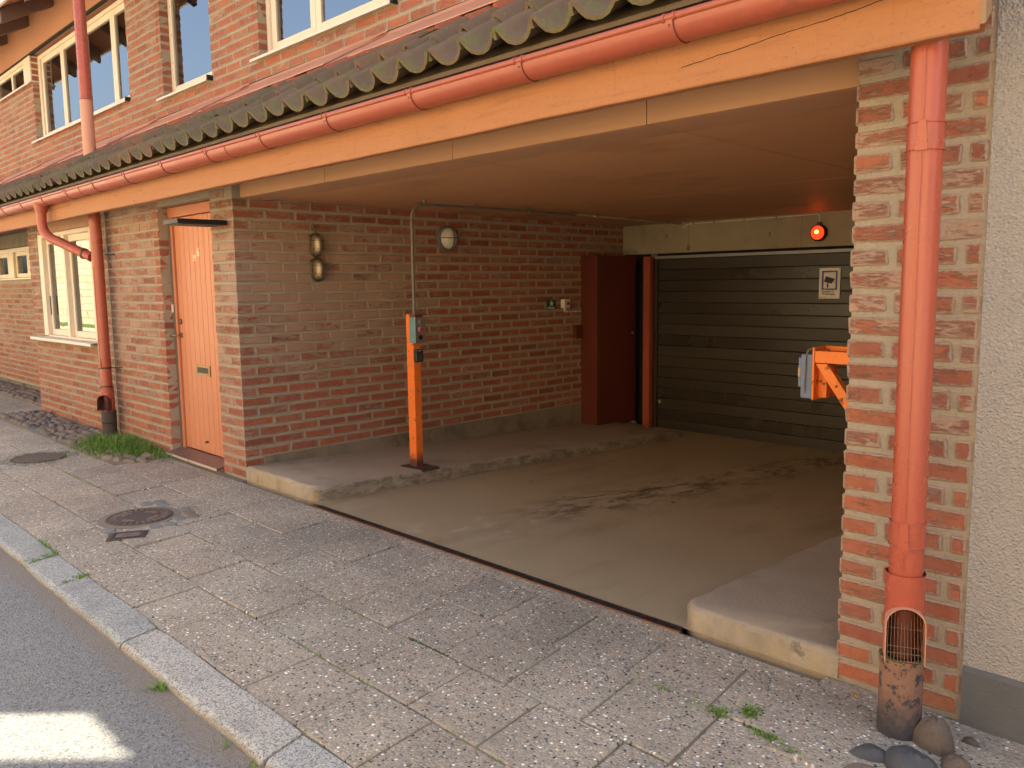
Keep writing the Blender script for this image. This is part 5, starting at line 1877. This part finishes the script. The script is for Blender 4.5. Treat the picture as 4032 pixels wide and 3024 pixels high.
def sett(parent, cx, cy, lx_, ly_, ang, r, mat='sett', h=0.0035):
    ca, sa = math.cos(ang), math.sin(ang)
    ring0, ring1 = [], []
    n = 10
    vs = []
    for lv, (sc, z) in enumerate(((1.0, -0.03), (1.0, -0.001), (0.90, h * .75), (0.6, h))):
        for q in range(n):
            a = 2 * math.pi * q / n
            sx = math.copysign(abs(math.cos(a)) ** .55, math.cos(a)) * lx_ / 2 * sc
            sy = math.copysign(abs(math.sin(a)) ** .55, math.sin(a)) * ly_ / 2 * sc
            k = 1 + (r.uniform(-.05, .05) if lv < 3 else 0)
            vs.append((cx + (sx * ca - sy * sa) * k, cy + (sx * sa + sy * ca) * k, z))
    fs = []
    for lv in range(3):
        for q in range(n):
            fs.append((lv * n + q, lv * n + (q + 1) % n, lv * n + n + (q + 1) % n, lv * n + n + q))
    fs.append(tuple(range(3 * n, 4 * n)))
    m = MB().add(vs, fs)
    m.smooth = True
    return m.build('sett', mat, parent)
setts = tag(part('sett_surround', None), kind='structure')
MB().lathe([(0.25, -0.02), (0.25, 0.0012), (0.0, 0.0013)], (0.475, -0.985, 0), 'z', 40).build('bedding', 'bed', setts)
r = random.Random(77)
ax, ay = Vector((0.64, -0.10, 0)), 0
for (u, v) in [(u * .105, v * .085) for u in range(-3, 5) for v in range(-4, 4)]:
    ang = R(-8)
    x = 0.47 + u * math.cos(ang) - v * math.sin(ang)
    y = -0.955 + u * math.sin(ang) + v * math.cos(ang)
    dd = math.hypot(x - 0.475, y + 0.985)
    if dd < 0.262 or x < 0.16 or x > 0.80 or y < -1.25 or y > -0.70: continue
    if abs(x - .842) < .09 and abs(y + 1.19) < .13: continue
    if r.random() < .06: continue
    sett(setts, x, y, 0.098, 0.078, ang + r.uniform(-.06, .06), r, 'sett' if r.random() < .8 else 'cobble', r.uniform(.006, .010))
for k in range(16):
    a = 2 * math.pi * k / 16 + .1
    if r.random() < .35: continue
    x, y = -2.17 + 0.285 * math.cos(a), -0.885 + 0.285 * math.sin(a)
    sett(setts, x, y, 0.085, 0.062, a + math.pi / 2, r, 'sett', r.uniform(.003, .008))

# field stones along the wall foot
stones = tag(part('fieldstone_strip', None), kind='structure')
bx('bedding', 'bed', stones, -5.45, -1.36, -0.515, -0.018, -0.05, 0.002)
bx('bedding', 'bed', stones, -11, -5.45, 0.095, 0.575, -0.05, 0.003)
def stone(x, y, a, b, h, ang, r, mat, z0=-0.005):
    n, K = 14, 7
    ca, sa = math.cos(ang), math.sin(ang)
    p1, p2, p3 = r.uniform(0, 6), r.uniform(0, 6), r.uniform(0, 6)
    ph = [1 + .12 * math.sin(2 * math.pi * q / n * 2 + p1) + .09 * math.sin(2 * math.pi * q / n * 3 + p2) + r.uniform(-.05, .05) for q in range(n)]
    tx_, ty_ = r.uniform(-.35, .35), r.uniform(-.35, .35)
    z0 -= 0.012
    h += 0.010
    vs = []
    for lv in range(K):
        t = lv / (K - 1)
        sc = math.cos(t * math.pi / 2 * .96)
        for q in range(n):
            th = 2 * math.pi * q / n
            k = ph[q] * (sc ** .75)
            sx, sy = a * math.cos(th) * k, b * math.sin(th) * k
            vs.append((x + sx * ca - sy * sa, y + sx * sa + sy * ca, z0 + h * math.sin(t * math.pi / 2) * (1 + r.uniform(-.05, .05) + tx_ * sx / a * .5 + ty_ * sy / b * .5 + .06 * math.sin(th * 3 + p3 + lv)) + r.uniform(-.0012, .0012)))
    fs = []
    for lv in range(K - 1):
        for q in range(n):
            fs.append((lv * n + q, lv * n + (q + 1) % n, lv * n + n + (q + 1) % n, lv * n + n + q))
    fs.append(tuple(range((K - 1) * n, K * n)))
    m = MB().add(vs, fs)
    m.smooth = True
    return m.build('fieldstone', mat, stones)
r = random.Random(5)
for ix in range(24):
    for iy in range(5):
        x = -5.35 + ix * 0.155 + (iy % 2) * .075 + r.uniform(-.025, .025)
        y = -0.455 + iy * 0.098 + r.uniform(-.018, .018)
        if x > -2.45 and not (x > -1.72 and y < -.2): 
            if not (x > -1.9 and y < -.36): continue
        stone(x, y, r.uniform(.055, .085), r.uniform(.036, .052), r.uniform(.022, .045), r.uniform(-.35, .35), r, 'cobble' if r.random() < .86 else 'cobble_dark')
for ix in range(26):
    for iy in range(4):
        x = -9.9 + ix * 0.165 + (iy % 2) * .08 + r.uniform(-.02, .02)
        y = 0.15 + iy * 0.105 + r.uniform(-.02, .02)
        stone(x, y, r.uniform(.06, .09), r.uniform(.04, .055), r.uniform(.03, .05), r.uniform(-.3, .3), r, 'cobble')
for (x, y) in ((-1.50, -.43), (-1.40, -.38), (-1.52, -.33), (-1.33, -.30), (-1.42, -.22), (-1.64, -.47)):
    stone(x, y, r.uniform(.07, .10), r.uniform(.04, .055), r.uniform(.03, .05), r.uniform(-.2, .5), r, 'cobble')
# stones at the foot of the right pipe
bx('bedding', 'slab', stones, 4.74, 6.4, -0.60, -0.149, -0.05, 0.0022)
for (x, y, a, b, h, ang, m_) in ((5.118, -0.228, .066, .058, .095, .3, 'boulder'), (4.995, -0.425, .060, .045, .032, .1, 'cobble_dark'), (5.105, -0.410, .078, .066, .060, -.2, 'cobble_dark'),
                                 (5.205, -0.310, .050, .036, .040, .2, 'boulder'), (5.02, -.54, .06, .05, .03, .4, 'cobble'),
                                 (5.26, -.40, .03, .022, .012, .1, 'boulder'), (5.19, -.12, .026, .022, .014, .1, 'boulder')):
    stone(x, y, a, b, h, ang, r, m_, -0.002)

# ================================================================== grass
def blades(name, spots, parent=None):
    m = MB()
    for (x, y, z, h, lean, az) in spots:
        w = 0.0016 + h * 0.012
        dx, dy = math.cos(az), math.sin(az)
        px, py = -dy, dx
        p = []
        for t, ww in ((0, 1), (.5, .8), (1, .06)):
            cx = x + dx * lean * h * t * t
            cy = y + dy * lean * h * t * t
            cz_ = z + h * t * (1 - .25 * lean * t)
            p += [(cx - px * w * ww, cy - py * w * ww, cz_), (cx + px * w * ww, cy + py * w * ww, cz_)]
        m.add(p, [(0, 1, 3, 2), (2, 3, 5, 4)])
    return m.build(name, 'grass', parent)
r = random.Random(8)
sp_ = []
for k in range(6500):
    x = r.gauss(-2.12, .46)
    y = -0.04 - abs(r.gauss(0, .23))
    e = ((x + 2.15) / .95) ** 2 + ((y + .10) / .52) ** 2
    if e > 1.0 + r.uniform(-.35, .25) or y < -.62: continue
    if math.hypot(x + 2.64, y + .115) < .08: continue
    h = r.uniform(.025, .115) * max(.2, 1.05 - .85 * e) + .010
    sp_.append((x, y, 0.0, h, r.uniform(.2, 1.3), r.uniform(0, 6.283)))
for k in range(260):                                             # fringe round the manhole and in the joint
    a = r.uniform(0, 6.283)
    sp_.append((-2.17 + (.235 + abs(r.gauss(0, .02))) * math.cos(a), -.885 + (.235 + abs(r.gauss(0, .02))) * math.sin(a), 0, r.uniform(.008, .03), r.uniform(.3, 1.4), r.uniform(0, 6.28)))
tag(blades('grass', sp_), 'thick green grass tuft growing around the foot of the left downpipe', 'grass', kind='stuff')
sp_ = []
def tuft(x, y, n, s, h, z=0.0, sy=None):
    for k in range(n):
        sp_.append((x + r.gauss(0, s), y + r.gauss(0, sy if sy else s), z - .004, r.uniform(.3, 1) * h, r.uniform(.3, 1.5), r.uniform(0, 6.283)))
tuft(0.90, -1.63, 70, .03, .03); tuft(0.93, -1.72, 40, .02, .02); tuft(0.70, -1.60, 90, .09, .035, 0, .010)
tuft(1.41, -1.62, 70, .02, .028); tuft(1.42, -1.70, 30, .012, .02)
tuft(2.86, -1.792, 90, .018, .05, -0.036); tuft(3.60, -1.80, 40, .02, .03, -.036); tuft(3.42, -1.80, 30, .02, .025, -.036)
tuft(4.52, -0.52, 90, .018, .035); tuft(4.60, -0.455, 110, .014, .045); tuft(4.40, -0.515, 40, .03, .02); tuft(4.28, -0.52, 30, .02, .02)
tuft(4.72, -0.55, 90, .035, .028, 0, .008); tuft(4.80, -.58, 60, .03, .025, 0, .008); tuft(4.15, -.53, 30, .03, .018)
for k in range(14):
    tuft(-1.5 + .12 * k + r.gauss(0, .02), -0.893, 16, .035, .014, 0, .003)
for k in range(10):
    tuft(-1.72, -0.52 - .04 * k, 16, .004, .016, 0, .02)
for k in range(12):
    tuft(r.uniform(2.4, 4.2), -1.255, 14, .03, .010, 0, .003)
    tuft(r.uniform(2.4, 4.2), -.896, 14, .03, .010, 0, .003)
tag(blades('joint_weeds', sp_), 'sparse green weeds in the joints of the paving and kerb', 'weeds', kind='stuff')
# mossy lines in some joints
mm = MB()
for (x0, x1, y) in ((3.25, 3.5, -.894), (4.62, 4.78, -.53), (0.55, .9, -1.605)):
    n = int((x1 - x0) / .012)
    for k in range(n):
        x = x0 + (x1 - x0) * k / n
        mm.lathe([(0.003, -.008), (0.006 + r.uniform(0, .003), -.004), (0.004, .000), (0, .001)], (x + r.uniform(-.004, .004), y + r.uniform(-.003, .003), r.uniform(-.002, 0)), 'z', 6)
tag(mm.build('moss', 'moss'), 'thin green moss lines in the paving joints', 'moss', kind='stuff')

# fallen leaves and litter
def leaf(label, x, y, z, s, ang, mat):
    m = MB()
    out = [(0, -.5), (.22, -.2), (.26, .1), (.10, .38), (0, .55), (-.12, .36), (-.25, .1), (-.2, -.22)]
    ca, sa = math.cos(ang), math.sin(ang)
    vs = [(x + s * (u * ca - v * sa), y + s * (u * sa + v * ca), z + s * (.10 + .35 * abs(u) + .10 * math.sin(v * 5))) for u, v in out]
    vs2 = [(a, b, c + .0012) for a, b, c in vs]
    n = len(out)
    m.add(vs + vs2, [tuple(reversed(range(n))), tuple(range(n, 2 * n))] + [(i, (i + 1) % n, n + (i + 1) % n, n + i) for i in range(n)])
    tag(m.build('fallen_leaf', mat), label, 'leaf', 'fallen leaves')
for lab, x, y, s, ang, mt in (('tan dry leaf in the middle of the garage floor', 2.729, 1.197, .045, .4, 'leaf'), ('dark curled leaf at mid garage floor', 2.673, 1.875, .04, 1.2, 'fascia'),
                              ('small tan leaf near the raised walkway edge', 2.05, 1.42, .035, 2.0, 'leaf'), ('tiny tan leaf close to the walkway kerb', 1.521, 1.614, .035, .2, 'leaf'),
                              ('small red leaf beside the right walkway', 3.90, 1.42, .04, .8, 'leafred'), ('dry brown leaf at the foot of the pillar', 4.80, -.075, .04, 1.5, 'leaf')):
    leaf(lab, x, y, floor_z(y) + .001 if y > 0 else -.004, s, ang, mt)
r = random.Random(12)
lt = MB()
for k in range(70):
    y = 2.9 + 1.3 * r.random()
    x = 1.02 + abs(r.gauss(0, .03))
    s = r.uniform(.006, .018)
    a = r.uniform(0, 3.1)
    lt.add([(x + s * math.cos(a), y + s * math.sin(a), floor_z(y) + .004), (x - s * .4 * math.sin(a), y + s * .4 * math.cos(a), floor_z(y) + .010), (x - s * math.cos(a), y - s * math.sin(a), floor_z(y) + .003), (x + s * .4 * math.sin(a), y - s * .4 * math.cos(a), floor_z(y) + .007)], [(0, 1, 2, 3)])
tag(lt.build('leaf_litter', 'leaf'), 'dry leaf litter along the walkway kerb inside the garage', 'litter', kind='stuff')

# ================================================================== neighbouring building (right)
N = thing('neighbour_building', 'pale roughcast building with grey plinth adjoining the brick pillar', 'building')
MB().prism([(0.0, 0.19), (0.0, 2.95), (0.5, 2.95), (0.5, -0.2), (0.02, -0.2), (0.02, 0.19)], 'x', 5.1225, 12).build('wall', 'roughcast', N)
MB().prism([(-0.016, -0.2), (-0.014, 0.182), (-0.004, 0.196), (0.3, 0.196), (0.3, -0.2)][::-1], 'x', 5.126, 12).build('plinth', 'plinth', N)
bx('sun_gap_lower_block', 'roughcast', N, 5.345, 12, 0.60, 0.85, 2.96, 4.31)  # unseen block, its top edge set to trim the sun patch on the road
bx('unseen_gable_wall', 'roughcast', N, 6.11, 12, 0.60, 0.85, 4.3101, 9.0)  # added out of view; its edge bounds one side of the sun patch
bx('sun_gap_side_block', 'roughcast', N, 5.345, 5.458, 0.60, 0.85, 4.3101, 9.0)  # unseen block added to narrow the gap the sun comes through
bx('flat_roof', 'strip', N, 5.35, 12, 0.85, 9, 2.9, 3.05)

# ================================================================== across the street (reflected in the windows, sunlit)
T = thing('stone_wall', 'pale sunlit limestone wall across the square', 'wall')
bx('masonry', 'ashlar', T, -45, 14, -9.6, -9.0, -0.1, 5.2)
bx('coping', 'stone', T, -45, 14, -9.7, -8.9, 5.2, 5.35)
tag(MB().box(-45, 14, -9.0, -8.0, -0.2, 0.0).build('lawn', 'lawn'), kind='structure')
T = thing('church_building', 'pale church with green copper roof beyond the square', 'church')
bx('wall', 'stone', T, -75, -35, -62, -40, -0.2, 12)
MB().prism([(-63, 12), (-39, 12), (-51, 23)], 'x', -76, -34).build('roof', 'copper', T)
bx('tower', 'copper', T, -50, -42, -54, -46, 12, 30)
T = thing('ochre_house', 'ochre house with orange tiled roof beyond the square', 'house')
bx('wall', 'yellowwall', T, -34, -18, -36, -27, -0.2, 5.5)
MB().prism([(-37, 5.5), (-26, 5.5), (-31.5, 9.5)], 'x', -34.5, -17.5).build('roof', 'rooforange', T)
